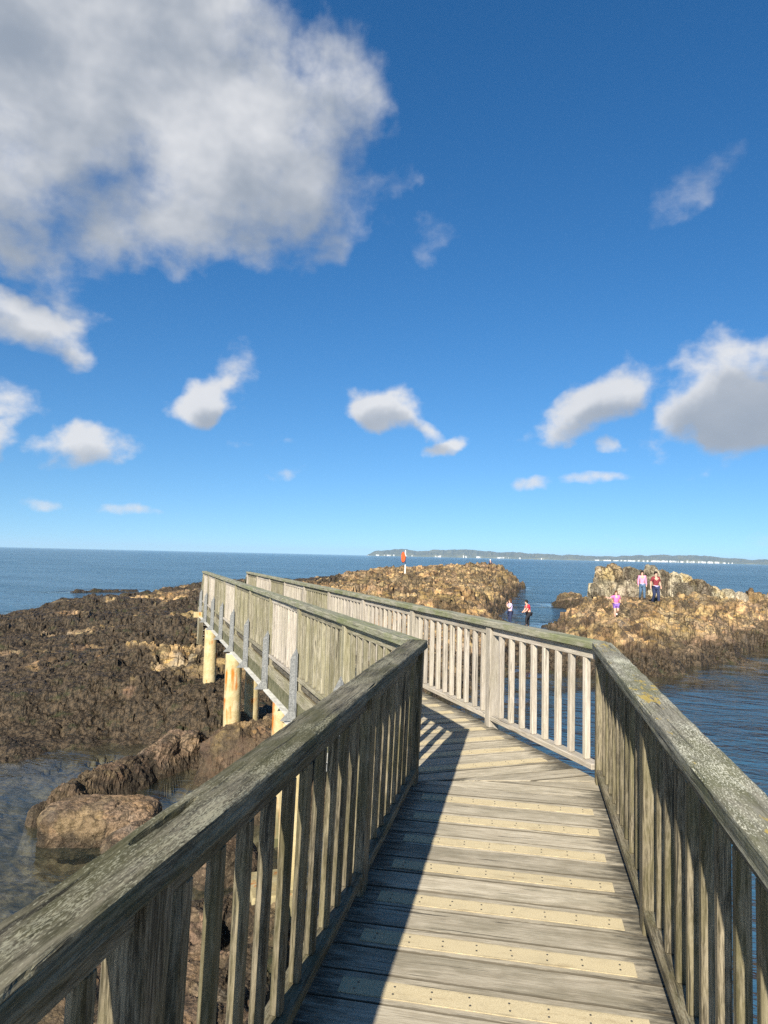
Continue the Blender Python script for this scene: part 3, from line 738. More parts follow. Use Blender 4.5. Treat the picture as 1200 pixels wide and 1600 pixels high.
def planks():
    rng = random.Random(3)
    pitch = 0.1765; skew = 0.0; hw = 0.665
    # near run
    k = 0; s = -1.66
    dirx = (R1 - U1 * skew).normalized()
    while s < S0 + 0.5:
        def q(ds, lat): return p1(s + ds - lat * skew, lat)
        e = [rng.uniform(-0.008, 0.008) for _ in range(2)]
        poly = [q(0.004, -hw - e[0]), q(0.004, hw + e[1]), q(pitch - 0.004, hw + e[1]), q(pitch - 0.004, -hw - e[0])]
        poly = clip_poly(poly, BEND - MN * 0.004, MN)
        dz = rng.uniform(-0.003, 0.002)
        if len(poly) >= 3:
            slab('plank', poly, -0.045 + dz, dz, M['deck'], bridge, dirx)
        if k % 2 == 0 and s < 4.85 and s > -0.5:
            c = q(pitch * 0.46, 0.0) + Vector((0, 0, dz + 0.0022))
            L = 1.10 + rng.uniform(-0.01, 0.01)
            strip = link('tread_strip', box_mesh_mat(1.10, 0.098, 0.003, M['grip'], 0.0, 'tread_strip'), None, bridge)
            place(strip, frame(c, dirx))
            pts = [(-0.49 + j * 0.14 + rng.uniform(-0.004, 0.004), yy + rng.uniform(-0.004, 0.004)) for j in range(8) for yy in (-0.02, 0.02)]
            add_screws(strip, pts)
        s += pitch; k += 1
    # far run
    s = -0.40; k = 0
    while s < LEN2:
        poly = [p2(s + 0.004, -hw), p2(s + 0.004, hw), p2(s + pitch - 0.004, hw), p2(s + pitch - 0.004, -hw)]
        poly = clip_poly(poly, BEND + MN * 0.004, -MN)
        dz = rng.uniform(-0.003, 0.002)
        if len(poly) >= 3:
            slab('plank', poly, -0.045 + dz, dz, M['deck'], bridge, R2)
        if k % 2 == 0 and 0 < s < LEN2 - 0.3:
            half = 1.10 if s > 0.2 else 0.62
            cl = 0.0 if s > 0.2 else 0.22
            strip = link('tread_strip', box_mesh_mat(half, 0.098, 0.003, M['grip'], 0.0, 'tread_strip'), None, bridge)
            place(strip, frame(p2(s + pitch * 0.46, cl, dz + 0.0022), R2))
            if s < 4:
                pts = [(-half / 2 + 0.06 + j * 0.14, yy) for j in range(int(half / 0.14)) for yy in (-0.02, 0.02)]
                add_screws(strip, pts)
        s += pitch; k += 1
planks()
so = link('screws', mesh_np('screws', SCREW_V, SCREW_F), M['screw'], bridge); place(so, Matrix.Identity(4)); so['kind'] = 'stuff'

# beams under the deck
for lat in (-0.60, -0.2, 0.2, 0.60):
    bar('joist', p1(-1.6, lat, -0.125), p1(S0 + lat * TURN - 0.03, lat, -0.125), 0.06, 0.15, M['old'], bridge)
    bar('joist', p2(0.05 - lat * TURN, lat, -0.125), p2(LEN2, lat, -0.125), 0.06, 0.15, M['old'], bridge)
def girder(a, b, out):
    a = Vector(a); b = Vector(b)
    bar('girder_web', a + Vector((0, 0, -0.30)), b + Vector((0, 0, -0.30)), 0.012, 0.19, M['greenboard'], bridge, bev=0.001)
    bar('girder_flange', a + Vector((0, 0, -0.405)), b + Vector((0, 0, -0.405)), 0.17, 0.016, M['flange'], bridge, bev=0.001)
for lat in (-0.70, 0.70):
    girder(p2(0.25 - lat * TURN, lat), p2(LEN2, lat), lat)
    girder(p1(-1.6, lat), p1(S0 + lat * TURN, lat), lat)
    bar('edge_board', p2(0.2 - lat * TURN, lat, -0.125), p2(LEN2, lat, -0.125), 0.04, 0.14, M['grey'], bridge)
    bar('edge_board', p1(-1.6, lat, -0.125), p1(S0 + lat * TURN - 0.1, lat, -0.125), 0.04, 0.14, M['old'], bridge)

# ------------------------------------------------------------------ railings
def rail_mesh(length, w, t, per_m, seed, m0=0.0, m1=0.0, rough=0.003, crack=None, dense=6):
    """handrail board along local x from 0 to length with mitred ends (x grows by y*m)"""
    b = 0.008
    ring = []
    ny = dense * 3; nz = dense
    ring += [(y, t / 2) for y in np.linspace(-w / 2 + b, w / 2 - b, ny)]
    ring += [(w / 2 - b * 0.3, t / 2 - b * 0.3)]
    ring += [(w / 2, z) for z in np.linspace(t / 2 - b, -t / 2 + b, nz)]
    ring += [(w / 2 - b, -t / 2), (-w / 2 + b, -t / 2)]
    ring += [(-w / 2, z) for z in np.linspace(-t / 2 + b, t / 2 - b, nz)]
    ring += [(-w / 2 + b * 0.3, t / 2 - b * 0.3)]
    ring = np.array(ring, np.float64); k = len(ring)
    n = max(4, int(length * per_m))
    X = np.linspace(0, 1, n)
    yy = np.tile(ring[:, 0], n); zz = np.tile(ring[:, 1], n); tt = np.repeat(X, k)
    xx = yy * m0 * (1 - tt) + (length + yy * m1) * tt
    g = fbm2(xx * 2.5 + seed, yy * 110 + zz * 70, 4, seed) * rough + fbm2(xx * 9 + seed, yy * 35, 3, seed + 5) * rough * 0.8
    wob = fbm2(xx * 0.9 + seed, yy * 0, 3, seed + 9) * 0.006
    nrm_y = np.where(np.abs(yy) > w / 2 - b * 0.6, np.sign(yy), 0); nrm_z = np.where(np.abs(zz) > t / 2 - b * 0.6, np.sign(zz), 0)
    chip = np.maximum(0, fbm2(xx * 6 + 3, np.sign(yy) * 4.0, 3, seed + 3) - 0.18) * 0.012 * (np.abs(nrm_y) * np.abs(nrm_z) + 0.35 * np.abs(nrm_y))
    y2 = yy + nrm_y * (g - chip) + wob; z2 = zz + nrm_z * (g - chip * 0.6)
    if crack:
        for (x0, x1, yc, slope, depth, wid) in crack:
            prof = np.clip(1 - np.abs((xx - (x0 + x1) / 2) / ((x1 - x0) / 2)), 0, 1) ** 0.5
            yc_ = yc + slope * (xx - x0) + vnoise2(xx * 14, xx * 0, seed + 2) * 0.006
            dd = np.clip(1 - np.abs(yy - yc_) / (wid * (0.4 + prof)), 0, 1)
            z2 = z2 - np.where(zz > 0, dd ** 0.7 * prof * depth, 0)
    V = np.stack([xx, y2, z2], 1)
    idx = np.arange(n * k).reshape(n, k); nx = np.roll(idx, -1, 1)
    F = np.stack([idx[:-1], idx[1:], nx[1:], nx[:-1]], -1).reshape(-1, 4)
    me = bpy.data.meshes.new('handrail')
    faces = [tuple(f) for f in F] + [tuple(idx[0]), tuple(idx[-1][::-1])]
    me.from_pydata(V.tolist(), [], faces); me.update(); me.polygons.foreach_set('use_smooth', np.full(len(faces), False))
    bm = bmesh.new(); bm.from_mesh(me); bmesh.ops.recalc_face_normals(bm, faces=bm.faces); bm.to_mesh(me); bm.free()
    return me
RAIL_TOP = 1.0; RW = 0.14; RT = 0.06
def railing(name, label, pf, lat, s_a, s_b, posts, umat, per_m, dense, rail_mat, bal_mat, m0, m1, upd, seed, crack=None, out=-1, lean=0.0, spacing=0.182, panel_mats=None, post_mat=None, brackets=False):
    rng = random.Random(seed)
    t = thing(name, pf((s_a + s_b) / 2, lat, 0.0), label, 'railing', 'railings of the footbridge')
    def ln(z): return lat + lean * z
    a = pf(s_a, ln(RAIL_TOP)); b = pf(s_b, ln(RAIL_TOP)); L = (b - a).length
    me = rail_mesh(L, RW, RT, per_m, seed, m0, m1, crack=crack, dense=dense)
    o = link('handrail', me, rail_mat, t); place(o, frame(a + Vector((0, 0, RAIL_TOP - RT / 2)), b - a))
    pm = post_mat or bal_mat
    cuts = [s_a] + list(posts) + [s_b]
    for i in range(len(cuts) - 1):
        sa, sb = cuts[i], cuts[i + 1]
        if sb - sa < 0.25: continue
        mt = panel_mats[i % len(panel_mats)] if panel_mats else bal_mat
        pa = 0.05 if (i > 0 or True) else 0
        bar('top_rail', pf(sa + 0.052, ln(0.90), 0.90), pf(sb - 0.052, ln(0.90), 0.90), 0.045, 0.072, mt, t, bev=0.004)
        bar('bottom_rail', pf(sa + 0.052, lat, 0.085), pf(sb - 0.052, lat, 0.085), 0.095, 0.045, mt, t, bev=0.005)
        n = max(2, round((sb - sa) / spacing)); step = (sb - sa) / n
        for k in range(1, n):
            s = sa + step * k + rng.uniform(-0.006, 0.006)
            bw_ = 0.039 if mt is M['old'] else 0.045
            me_b = box_mesh_mat(0.755, bw_, bw_, mt, 0.005, 'baluster')
            ob = link('baluster', me_b, None, t)
            lo = pf(s, ln(0.1) + out * 0.0 + rng.uniform(-0.002, 0.002), 0.1075); hi = pf(s + rng.uniform(-0.005, 0.005), ln(0.86), 0.864)
            place(ob, frame((lo + hi) / 2, hi - lo, upd))
    for s in posts:
        me_p = box_mesh_mat(1.36, 0.098, 0.098, pm, 0.006, 'post')
        op = link('post', me_p, None, t)
        lo = pf(s, ln(-0.42), -0.42); hi = pf(s, ln(0.938), 0.938)
        place(op, frame((lo + hi) / 2, hi - lo, upd))
        if brackets:
            # galvanised angle: fin standing out from the railing plus a leg on the post
            og = pf(s + 0.01, lat + out * 0.052)
            V = [(0, 0, -0.40), (0.076 * out, 0, -0.40), (0.07 * out, 0, 0.32), (0, 0, 0.45)]
            th = 0.008
            vs = []; R_ = (pf(1, lat + 1) - pf(1, lat)); U_ = (pf(2, lat) - pf(1, lat))
            for dth in (0, th):
                for (lx, _, z) in V: vs.append(R_ * lx + U_ * dth + Vector((0, 0, z)))
            W_ = [(0, 0, -0.40), (0, -0.085, -0.40), (0, -0.085, 0.40), (0, 0, 0.45)]
            for dth in (0, th):
                for (_, ly, z) in W_: vs.append(R_ * (dth * out) + U_ * (ly - 0.002) + Vector((0, 0, z)))
            # gusset sloping out to the flange
            for dth in (-0.006, 0.0):
                for (lx, z) in ((0.0, -0.397), (0.19, -0.397), (0.19, -0.385), (0.03, -0.22)): vs.append(R_ * (lx * out) + U_ * (-0.09 + dth) + Vector((0, 0, z)))
            fs = []
            for base in (0, 8, 16):
                fs += [(base, base + 1, base + 2, base + 3), (base + 7, base + 6, base + 5, base + 4)] + [(base + i, base + (i + 1) % 4, base + 4 + (i + 1) % 4, base + 4 + i) for i in range(4)]
            me = bpy.data.meshes.new('bracket'); me.from_pydata([v[:] for v in vs], [], fs); me.update()
            bm = bmesh.new(); bm.from_mesh(me); bmesh.ops.recalc_face_normals(bm, faces=bm.faces); bm.to_mesh(me); bm.free()
            br = link('bracket', me, M['zinc'], t); place(br, Matrix.Translation(og))
    return t
cr = [(2.95, 3.24, 0.036, -0.01, 0.030, 0.008), (2.62, 2.98, 0.040, -0.012, 0.004, 0.0025), (3.24, 3.6, 0.034, -0.012, 0.004, 0.0025), (2.3, 2.7, 0.0, 0.01, 0.004, 0.0025)]
sL, sR = S0 - HW * TURN, S0 + HW * TURN
railing('railing', 'dark lichen speckled wooden railing at the left of the near deck, in shade', p1, -HW, -1.6, sL, [-0.85, 1.34, 3.38, sL - 0.06], None, 90, 12, M['rail_dark'], M['old'], 0.0, TURN, R1, 11, crack=cr, out=-1, lean=0.03, post_mat=M['old'])
railing('railing', 'wooden railing with yellow and white lichen on its handrail, right of the near deck', p1, HW, -1.6, sR, [-0.8, 1.28, 3.34, sR - 0.06], None, 60, 10, M['rail_lichen'], M['old'], 0.0, TURN, R1, 12, out=1, crack=[(2.5, 3.4, -0.05, 0.01, 0.012, 0.004), (1.8, 2.9, 0.03, -0.01, 0.01, 0.003)], post_mat=M['old'])
s2L, s2R = HW * TURN, -HW * TURN
lp = [1.9 + 2.02 * k for k in range(8)] + [LEN2 - 0.05]
railing('railing', 'sunlit wooden railing with galvanised brackets on the left side of the far run', p2, -HW, s2L, LEN2, lp, None, 14, 4, M['rail_grey'], M['grey'], -TURN, 0.0, R2, 13, out=-1, panel_mats=[M['grey'], M['grey'], M['pale'], M['grey'], M['grey'], M['pale'], M['grey'], M['pale'], M['pale']], post_mat=M['grey'], brackets=True)
rp = [1.52 + s2R * 0 + 2.03 * k for k in range(8)] + [LEN2 - 0.05]
railing('railing', 'pale silvery wooden railing along the right side of the far run', p2, HW, s2R, LEN2, rp, None, 14, 4, M['rail_grey'], M['pale'], -TURN, 0.0, R2, 14, out=1, panel_mats=[M['pale'], M['pale'], M['pale'], M['pale'], M['grey'], M['pale'], M['grey'], M['pale'], M['grey']], post_mat=M['pale'])

# ------------------------------------------------------------------ piles, caps, steps
def pile(s, lat, pf, bottom, r=0.165):
    seg, nz = 28, 14
    V = []
    top = -0.42
    for i in range(nz + 1):
        f = i / nz; z = bottom + (top - bottom) * f
        for k in range(seg):
            a = 2 * math.pi * k / seg
            rr = r * (1.03 - 0.05 * f) + random.uniform(-0.002, 0.002)
            V.append((rr * math.cos(a), rr * math.sin(a), z))
    F = [(i * seg + k, i * seg + (k + 1) % seg, (i + 1) * seg + (k + 1) % seg, (i + 1) * seg + k) for i in range(nz) for k in range(seg)]
    me = mesh_np('pile', V, F, True)
    bm = bmesh.new(); bm.from_mesh(me); bm.verts.ensure_lookup_table(); bm.faces.new([bm.verts[nz * seg + k] for k in range(seg)]); bm.to_mesh(me); bm.free()
    o = link('pile', me, M['pile'], bridge); p = pf(s, lat)
    return place(o, Matrix.Translation((p.x, p.y, 0)))
for s in (3.85, 9.75, 14.5):
    for lat in (-0.72, 0.62):
        p = p2(s, lat); gz = min(ground_z(p.x, p.y), -1.2)
        pile(s, lat, p2, gz - 0.5)
    bar('cap_beam', p2(s, -0.86, -0.47), p2(s, 0.80, -0.47), 0.16, 0.11, M['flange'], bridge)
for s, lat in ((10.25, -0.26), (6.6, -0.35)):
    p = p2(s, lat); pile(s, lat, p2, min(ground_z(p.x, p.y), -1.5) - 0.5, 0.15)
for lat in (-0.6, 0.6):
    p = p1(-1.0, lat); pile(-1.0, lat, p1, -4.5)
# concrete footing beside the near pile
fp = p2(3.85, -0.95); o = link('footing', box_mesh_mat(0.7, 0.6, 0.9, M['pile'], 0.02, 'footing'), None, bridge)
place(o, frame(Vector((fp.x, fp.y + 0.1, -2.75)), U2))
# end steps
step_rise, step_run = 0.19, 0.27
for k in range(6):
    z = -step_rise * (k + 1); s = LEN2 + step_run * k
    bar('step', p2(s + 0.14, -0.62, z - 0.02), p2(s + 0.14, 0.62, z - 0.02), 0.26, 0.04, M['deck'], bridge)
for lat in (-0.66, 0.66):
    bar('stringer', p2(LEN2 + 0.02, lat, -0.25), p2(LEN2 + 6 * step_run, lat, -0.25 - 6 * step_rise), 0.05, 0.2, M['grey'], bridge)
    bar('step_handrail', p2(LEN2 + 0.05, lat, 0.86), p2(LEN2 + 6 * step_run, lat, 0.86 - 6 * step_rise), 0.09, 0.05, M['rail_grey'], bridge)
    for k in (1.5, 5.5):
        s = LEN2 + step_run * k; z = -step_rise * k
        bar('step_post', p2(s, lat, z - 0.55), p2(s, lat, z + 0.84), 0.09, 0.09, M['grey'], bridge, up=R2)
bar('timber_leg', p2(LEN2 - 0.1, -0.72, -1.75), p2(LEN2 - 0.1, -0.72, -0.45), 0.12, 0.12, M['old'], bridge, up=R2)
bar('timber_leg', p2(LEN2 - 0.1, 0.66, -1.75), p2(LEN2 - 0.1, 0.66, -0.45), 0.12, 0.12, M['old'], bridge, up=R2)
bar('cap_beam', p2(LEN2 - 0.1, -0.95, -0.33), p2(LEN2 - 0.1, 0.85, -0.33), 0.16, 0.16, M['pile'], bridge)

# ------------------------------------------------------------------ boulders and crag
def rock_mesh(sx, sy, sz, seed, n=40, power=4.0, amp=0.12, freq=2.0, flat=0.0, vertical=False):
    """a rounded block: cube sphere pushed to a superellipsoid and broken up by noise"""
    g = np.linspace(-1, 1, n)
    vs = []; fs = []
    base = 0
    for ax in range(3):
        for sgn in (-1, 1):
            a, b = np.meshgrid(g, g)
            p = np.zeros((n * n, 3)); p[:, ax] = sgn; p[:, (ax + 1) % 3] = a.ravel() * sgn; p[:, (ax + 2) % 3] = b.ravel()
            idx = np.arange(n * n).reshape(n, n) + base
            fs.append(np.stack([idx[:-1, :-1], idx[:-1, 1:], idx[1:, 1:], idx[1:, :-1]], -1).reshape(-1, 4))
            vs.append(p); base += n * n
    V = np.concatenate(vs); F = np.concatenate(fs)
    ln = (np.abs(V) ** power).sum(1) ** (1 / power)
    V = V / ln[:, None]
    S = np.array([sx, sy, sz]); V = V * S
    nr = V / (S ** 2); nr /= np.linalg.norm(nr, axis=1)[:, None]
    kz = 0.35 if vertical else 1.0
    q = V * freq + seed * 3.7
    d = vnoise3(q[:, 0], q[:, 1], q[:, 2] * kz, seed) + 0.5 * vnoise3(q[:, 0] * 2.1, q[:, 1] * 2.1, q[:, 2] * 2.1 * kz, seed + 1) + 0.3 * vnoise3(q[:, 0] * 5, q[:, 1] * 5, q[:, 2] * 5 * kz, seed + 2) + 0.18 * vnoise3(q[:, 0] * 12, q[:, 1] * 12, q[:, 2] * 12, seed + 3) + 0.13 * vnoise3(q[:, 0] * 26, q[:, 1] * 26, q[:, 2] * 26, seed + 4)
    st = np.abs(vnoise3(q[:, 0] * 1.6, q[:, 1] * 1.6, q[:, 2] * 1.6 * kz, seed + 7))
    d = d - np.clip(0.10 - st, 0, 1) * 2.2
    V = V + nr * (d * amp * 2)[:, None]
    me = mesh_np('rock', V, F, False)
    bm = bmesh.new(); bm.from_mesh(me); bmesh.ops.remove_doubles(bm, verts=bm.verts, dist=1e-4)
    bmesh.ops.recalc_face_normals(bm, faces=bm.faces); bm.to_mesh(me); bm.free()
    return me
def boulder(x, y, z, sx, sy, sz, rz, seed, label, weed=0.0, amp=0.055, power=5.0, tilt=(0, 0), name='boulder', mat=None, n=100):
    me = rock_mesh(sx, sy, sz, seed, n=n, power=power, amp=amp)
    at = me.attributes.new('weed', 'FLOAT', 'POINT')
    co = np.zeros(len(me.vertices) * 3, np.float32); me.vertices.foreach_get('co', co); zc = co.reshape(-1, 3)[:, 2]
    at.data.foreach_set('value', (weed + 0.8 * sstep(zc, -sz * 0.35, -sz * 0.9)).astype(np.float32))
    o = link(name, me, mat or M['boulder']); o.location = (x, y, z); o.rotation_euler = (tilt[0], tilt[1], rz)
    tag(o, label, 'boulder', 'boulders by the tide pool')
    return o
boulder(-4.25, 11.15, -2.66, 0.84, 0.48, 0.38, 0.10, 4, 'loaf shaped flat topped boulder at the tip of the curved rock ridge')
boulder(-3.55, 10.7, -2.74, 0.30, 0.55, 0.34, -0.5, 9, 'smaller pointed boulder leaning against the flat topped boulder', power=2.6, tilt=(0, -0.3))
boulder(-2.05, 9.9, -2.75, 0.45, 0.4, 0.42, 0.4, 12, 'reddish brown rounded boulder beside the concrete footing, seen between balusters', power=3)

crag = thing('rock_crag', (17, 46.5, -0.8), 'upright grey fractured rock slabs rising behind the walking couple', 'rock')
def slab_rock(x, y, zb, zt, w, d, rz, seed, lean=0.0, parent=None):
    h = (zt - zb) / 2
    me = rock_mesh(w / 2, d / 2, h + 0.12, seed, n=46, power=3.2, amp=0.20, freq=2.2, vertical=True)
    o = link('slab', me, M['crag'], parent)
    mm = Matrix.Translation((x, y, zb + h)) @ Matrix.Rotation(rz, 4, 'Z') @ Matrix.Rotation(lean, 4, 'Y')
    return place(o, mm) if parent else o
CR = [(14.35, 46.3, 1.02, 0.95, -0.05), (15.05, 46.0, 1.20, 0.9, 0.02), (15.7, 46.8, 0.78, 0.9, 0.08), (16.35, 46.5, 1.12, 1.0, -0.1), (17.1, 46.9, 0.92, 0.8, 0.03), (17.75, 46.4, 1.25, 0.9, -0.06), (18.5, 46.9, 1.02, 0.9, 0.1),
      (19.1, 46.5, 0.74, 0.9, 0.06), (19.8, 46.9, 0.60, 0.9, 0.12), (20.5, 46.3, 0.36, 1.0, 0.1), (21.2, 46.0, 0.10, 1.1, 0.2), (21.9, 45.4, -0.2, 1.2, 0.2), (13.8, 45.4, -0.15, 1.0, -0.1), (16.0, 45.6, 0.2, 1.2, 0.1), (19.2, 45.6, 0.1, 1.3, 0.1)]
for i, (x, y, zt, w, ln_) in enumerate(CR):
    zb, d, rz = -1.5, 1.25, 0.25 * math.sin(i * 2.3)
    slab_rock(x, y, zb, zt, w, d, rz, 20 + i, ln_, crag)
for (x, y, zt, lab) in ((23.2, 45.8, -0.25, 'small pointed rock on the skyline right of the crag'), (25.0, 45.4, -0.42, 'stubby rock knob on the skyline at the right picture edge')):
    me = rock_mesh(0.5, 0.5, 0.75, int(x), n=24, power=2.6, amp=0.14, freq=1.8, vertical=True)
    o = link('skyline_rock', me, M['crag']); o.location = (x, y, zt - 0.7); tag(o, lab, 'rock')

# ------------------------------------------------------------------ lifebuoy post
M['white'] = plain('white_paint', (0.75, 0.75, 0.72), 0.5, var=0.12)
M['orange'] = plain('orange_housing', (0.72, 0.095, 0.02), 0.45, var=0.2)
M['concrete'] = plain('pale_concrete', (0.5, 0.47, 0.4), 0.9, var=0.3)
def lifebuoy():
    x, y = 1.62, 51.0; z = ground_z(x, y)
    t = thing('lifebuoy_post', (x, y, z), 'white pole with an orange lifebuoy housing on the far rocks', 'lifebuoy')
    def cyl(name, r0, r1, z0, z1, mat, seg=14):
        bm = bmesh.new(); bmesh.ops.create_cone(bm, cap_ends=True, segments=seg, radius1=r0, radius2=r1, depth=z1 - z0)
        me = bpy.data.meshes.new(name); bm.to_mesh(me); bm.free()
        o = link(name, me, mat, t); o.location = (0, 0, (z0 + z1) / 2); return o
    cyl('pole', 0.045, 0.04, -0.1, 2.10, M['white'])
    cyl('base', 0.42, 0.34, -0.15, 0.06, M['concrete'])
    bm = bmesh.new()          # housing: deep oval shell standing on edge
    bmesh.ops.create_uvsphere(bm, u_segments=20, v_segments=14, radius=1.0)
    for v in bm.verts:
        v.co = Vector((v.co.x * 0.14, v.co.y * 0.30, np.sign(v.co.z) * abs(v.co.z) ** 0.75 * 0.40))
    me = bpy.data.meshes.new('housing'); bm.to_mesh(me); bm.free()
    h = link('housing', me, M['orange'], t); h.location = (-0.16, -0.05, 1.60)
    bm = bmesh.new(); bmesh.ops.create_cone(bm, cap_ends=True, segments=20, radius1=0.24, radius2=0.24, depth=0.02)
    me = bpy.data.meshes.new('lid'); bm.to_mesh(me); bm.free()
    l = link('lid', me, M['orange'], h); l.rotation_euler = (rad(90), 0, 0); l.location = (0, -0.30, 0); l.scale = (0.6, 1.4, 1)
    cyl('clamp', 0.065, 0.065, 1.55, 1.62, M['screw'])
lifebuoy()

# ------------------------------------------------------------------ people
def skin_mesh(name, pts, edges, radii, root=0, sub=1):
    me = bpy.data.meshes.new(name)
    me.from_pydata([tuple(p) for p in pts], edges, []); me.update()
    ob = bpy.data.objects.new(name, me); COL.objects.link(ob)
    ob.modifiers.new('skin', 'SKIN'); 
    if not me.skin_vertices: me.skin_vertices.new() if hasattr(me.skin_vertices, 'new') else None
    sv = me.skin_vertices[0].data
    for i, r in enumerate(radii):
        rr = r if isinstance(r, tuple) else (r, r)
        sv[i].radius = rr; sv[i].use_root = (i == root)
    ss = ob.modifiers.new('sub', 'SUBSURF'); ss.levels = sub; ss.render_levels = sub
    dg = bpy.context.evaluated_depsgraph_get(); dg.update()
    res = bpy.data.meshes.new_from_object(ob.evaluated_get(dg))
    bpy.data.objects.remove(ob); bpy.data.meshes.remove(me)
    res.name = name
    res.polygons.foreach_set('use_smooth', np.full(len(res.polygons), True))
    return res
M['skin'] = plain('skin', (0.56, 0.33, 0.24), 0.6, var=0.1)
def cloth(name, c): 
    return plain(name, c, 0.85, var=0.25, scale=14)
def person(loc, rz, height, label, top, legs, shoe, hair, pose, hair_len=0.0, shorts=False, sleeves='short', waist=None, female=False, hips=None, group='people on the rocks'):
    """pose: joint positions in units of height; x right of the person, y ahead of the person, z up"""
    s = height
    t = thing('person', loc, label, 'person', group, rz)
    J = {'pel': (0, 0, .52), 'sp': (0, 0, .63), 'ch': (0, 0, .74), 'nk': (0, 0, .835), 'hd': (0, 0.015, .90), 'ht': (0, 0.01, .965),
         'shl': (-.105, 0, .80), 'shr': (.105, 0, .80), 'ell': (-.13, -.01, .63), 'elr': (.13, -.01, .63), 'wrl': (-.135, .03, .49), 'wrr': (.135, .03, .49),
         'hal': (-.135, .045, .44), 'har': (.135, .045, .44),
         'hpl': (-.055, 0, .50), 'hpr': (.055, 0, .50), 'knl': (-.06, .01, .28), 'knr': (.06, .01, .28), 'anl': (-.06, -.01, .04), 'anr': (.06, -.01, .04), 'tol': (-.065, .085, .015), 'tor': (.065, .085, .015)}
    J.update(pose)
    names = list(J); ix = {k: i for i, k in enumerate(names)}
    P = [Vector(J[k]) * s for k in names]
    E = [('pel', 'sp'), ('sp', 'ch'), ('ch', 'nk'), ('nk', 'hd'), ('hd', 'ht'), ('ch', 'shl'), ('ch', 'shr'), ('shl', 'ell'), ('ell', 'wrl'), ('wrl', 'hal'), ('shr', 'elr'), ('elr', 'wrr'), ('wrr', 'har'),
         ('pel', 'hpl'), ('pel', 'hpr'), ('hpl', 'knl'), ('knl', 'anl'), ('anl', 'tol'), ('hpr', 'knr'), ('knr', 'anr'), ('anr', 'tor')]
    Rd = dict(pel=(.078, .062), sp=(.07, .055), ch=(.088, .06), nk=.032, hd=(.05, .058), ht=(.042, .05), shl=.044, shr=.044, ell=.028, elr=.028, wrl=.019, wrr=.019, hal=.018, har=.018,
              hpl=.062, hpr=.062, knl=.04, knr=.04, anl=.026, anr=.026, tol=.022, tor=.022)
    def mk(name, keys, grow, mat):
        sub = [k for k in names if k in keys]
        pts = [Vector(J[k]) * s for k in sub]; loc_ix = {k: i for i, k in enumerate(sub)}
        ed = [(loc_ix[a], loc_ix[b]) for a, b in E if a in loc_ix and b in loc_ix]
        rr = []
        for k in sub:
            r = Rd[k]; r = r if isinstance(r, tuple) else (r, r)
            rr.append(tuple((q * (1 + grow) + 0.004 * (grow > 0)) * s for q in r))
        root = loc_ix.get('pel', loc_ix.get('ch', 0))
        return link(name, skin_mesh(name, pts, ed, rr, root, 2), mat, t)
    mk('body', set(names), 0.0, M['skin'])
    tk = {'pel', 'sp', 'ch', 'shl', 'shr', 'ell', 'elr'} | ({'wrl', 'wrr'} if sleeves == 'long' else set())
    Jsave = dict(J)
    if sleeves == 'short':
        for a, b in (('shl', 'ell'), ('shr', 'elr')): J[b] = tuple(np.array(J[a]) * .25 + np.array(J[b]) * .75)
    mk('shirt', tk, 0.16, top)
    J.update(Jsave)
    lk = {'pel', 'hpl', 'hpr', 'knl', 'knr'} | (set() if shorts else {'anl', 'anr'})
    if shorts:
        for a, b in (('hpl', 'knl'), ('hpr', 'knr')): J[b] = tuple(np.array(J[a]) * .3 + np.array(J[b]) * .7)
    mk('trousers' if not shorts else 'shorts', lk, 0.20, legs)
    J.update(Jsave)
    for a, b in (('anl', 'tol'), ('anr', 'tor')): 
        o = mk('shoe', {a, b}, 0.35, shoe)
    hd = Vector(J['hd']) * s; ht = Vector(J['ht']) * s
    bm = bmesh.new(); bmesh.ops.create_uvsphere(bm, u_segments=16, v_segments=12, radius=1.0)
    fw = pose.get('_face', (0, 1, 0)); fw = Vector(fw).normalized()
    c = (hd + ht) / 2 - fw * 0.012 * s + Vector((0, 0, 0.012 * s))
    for v in list(bm.verts):
        q = v.co.copy(); low = q.z < -0.1 
        face = q.dot(fw) > 0.25 and q.z < 0.45
        k = 0.78 if face else 1.0
        drop = (hair_len * (1 if q.dot(fw) < 0.15 else 0.15)) if low else 0
        v.co = c + Vector((q.x * .062 * k, q.y * .07 * k, q.z * .07 - (drop if low else 0))) * s
    me = bpy.data.meshes.new('hair'); bm.to_mesh(me); bm.free(); me.polygons.foreach_set('use_smooth', np.full(len(me.polygons), True))
    link('hair', me, hair, t)
    for sx_ in (-1, 1):
        side = Vector((0, 0, 1)).cross(fw)
        bm = bmesh.new(); bmesh.ops.create_icosphere(bm, subdivisions=1, radius=0.006 * s)
        me = bpy.data.meshes.new('eye'); bm.to_mesh(me); bm.free()
        e = link('eye', me, M['dark'], t); e.location = hd + fw * 0.053 * s + side * 0.02 * s * sx_ + Vector((0, 0, 0.012 * s))
    if waist:
        # jacket tied round the waist: ring plus hanging panels
        bm = bmesh.new(); bmesh.ops.create_uvsphere(bm, u_segments=16, v_segments=8, radius=1.0)
        for v in bm.verts:
            q = v.co.copy(); v.co = Vector((q.x * .105, q.y * .088, .545 + q.z * .035 - (0.10 if (q.z < -0.2 and q.y < 0.2) else 0) - (0.07 if (q.z < -.2 and abs(q.x) < .35) else 0))) * s
        me = bpy.data.meshes.new('tied_jacket'); bm.to_mesh(me); bm.free(); me.polygons.foreach_set('use_smooth', np.full(len(me.polygons), True))
        link('tied_jacket', me, waist, t)
    return t
M['dark'] = plain('dark_eye', (0.02, 0.015, 0.01), 0.4)
hair_dark = cloth('dark_hair', (0.02, 0.015, 0.012)); hair_brown = cloth('brown_hair', (0.10, 0.045, 0.02))
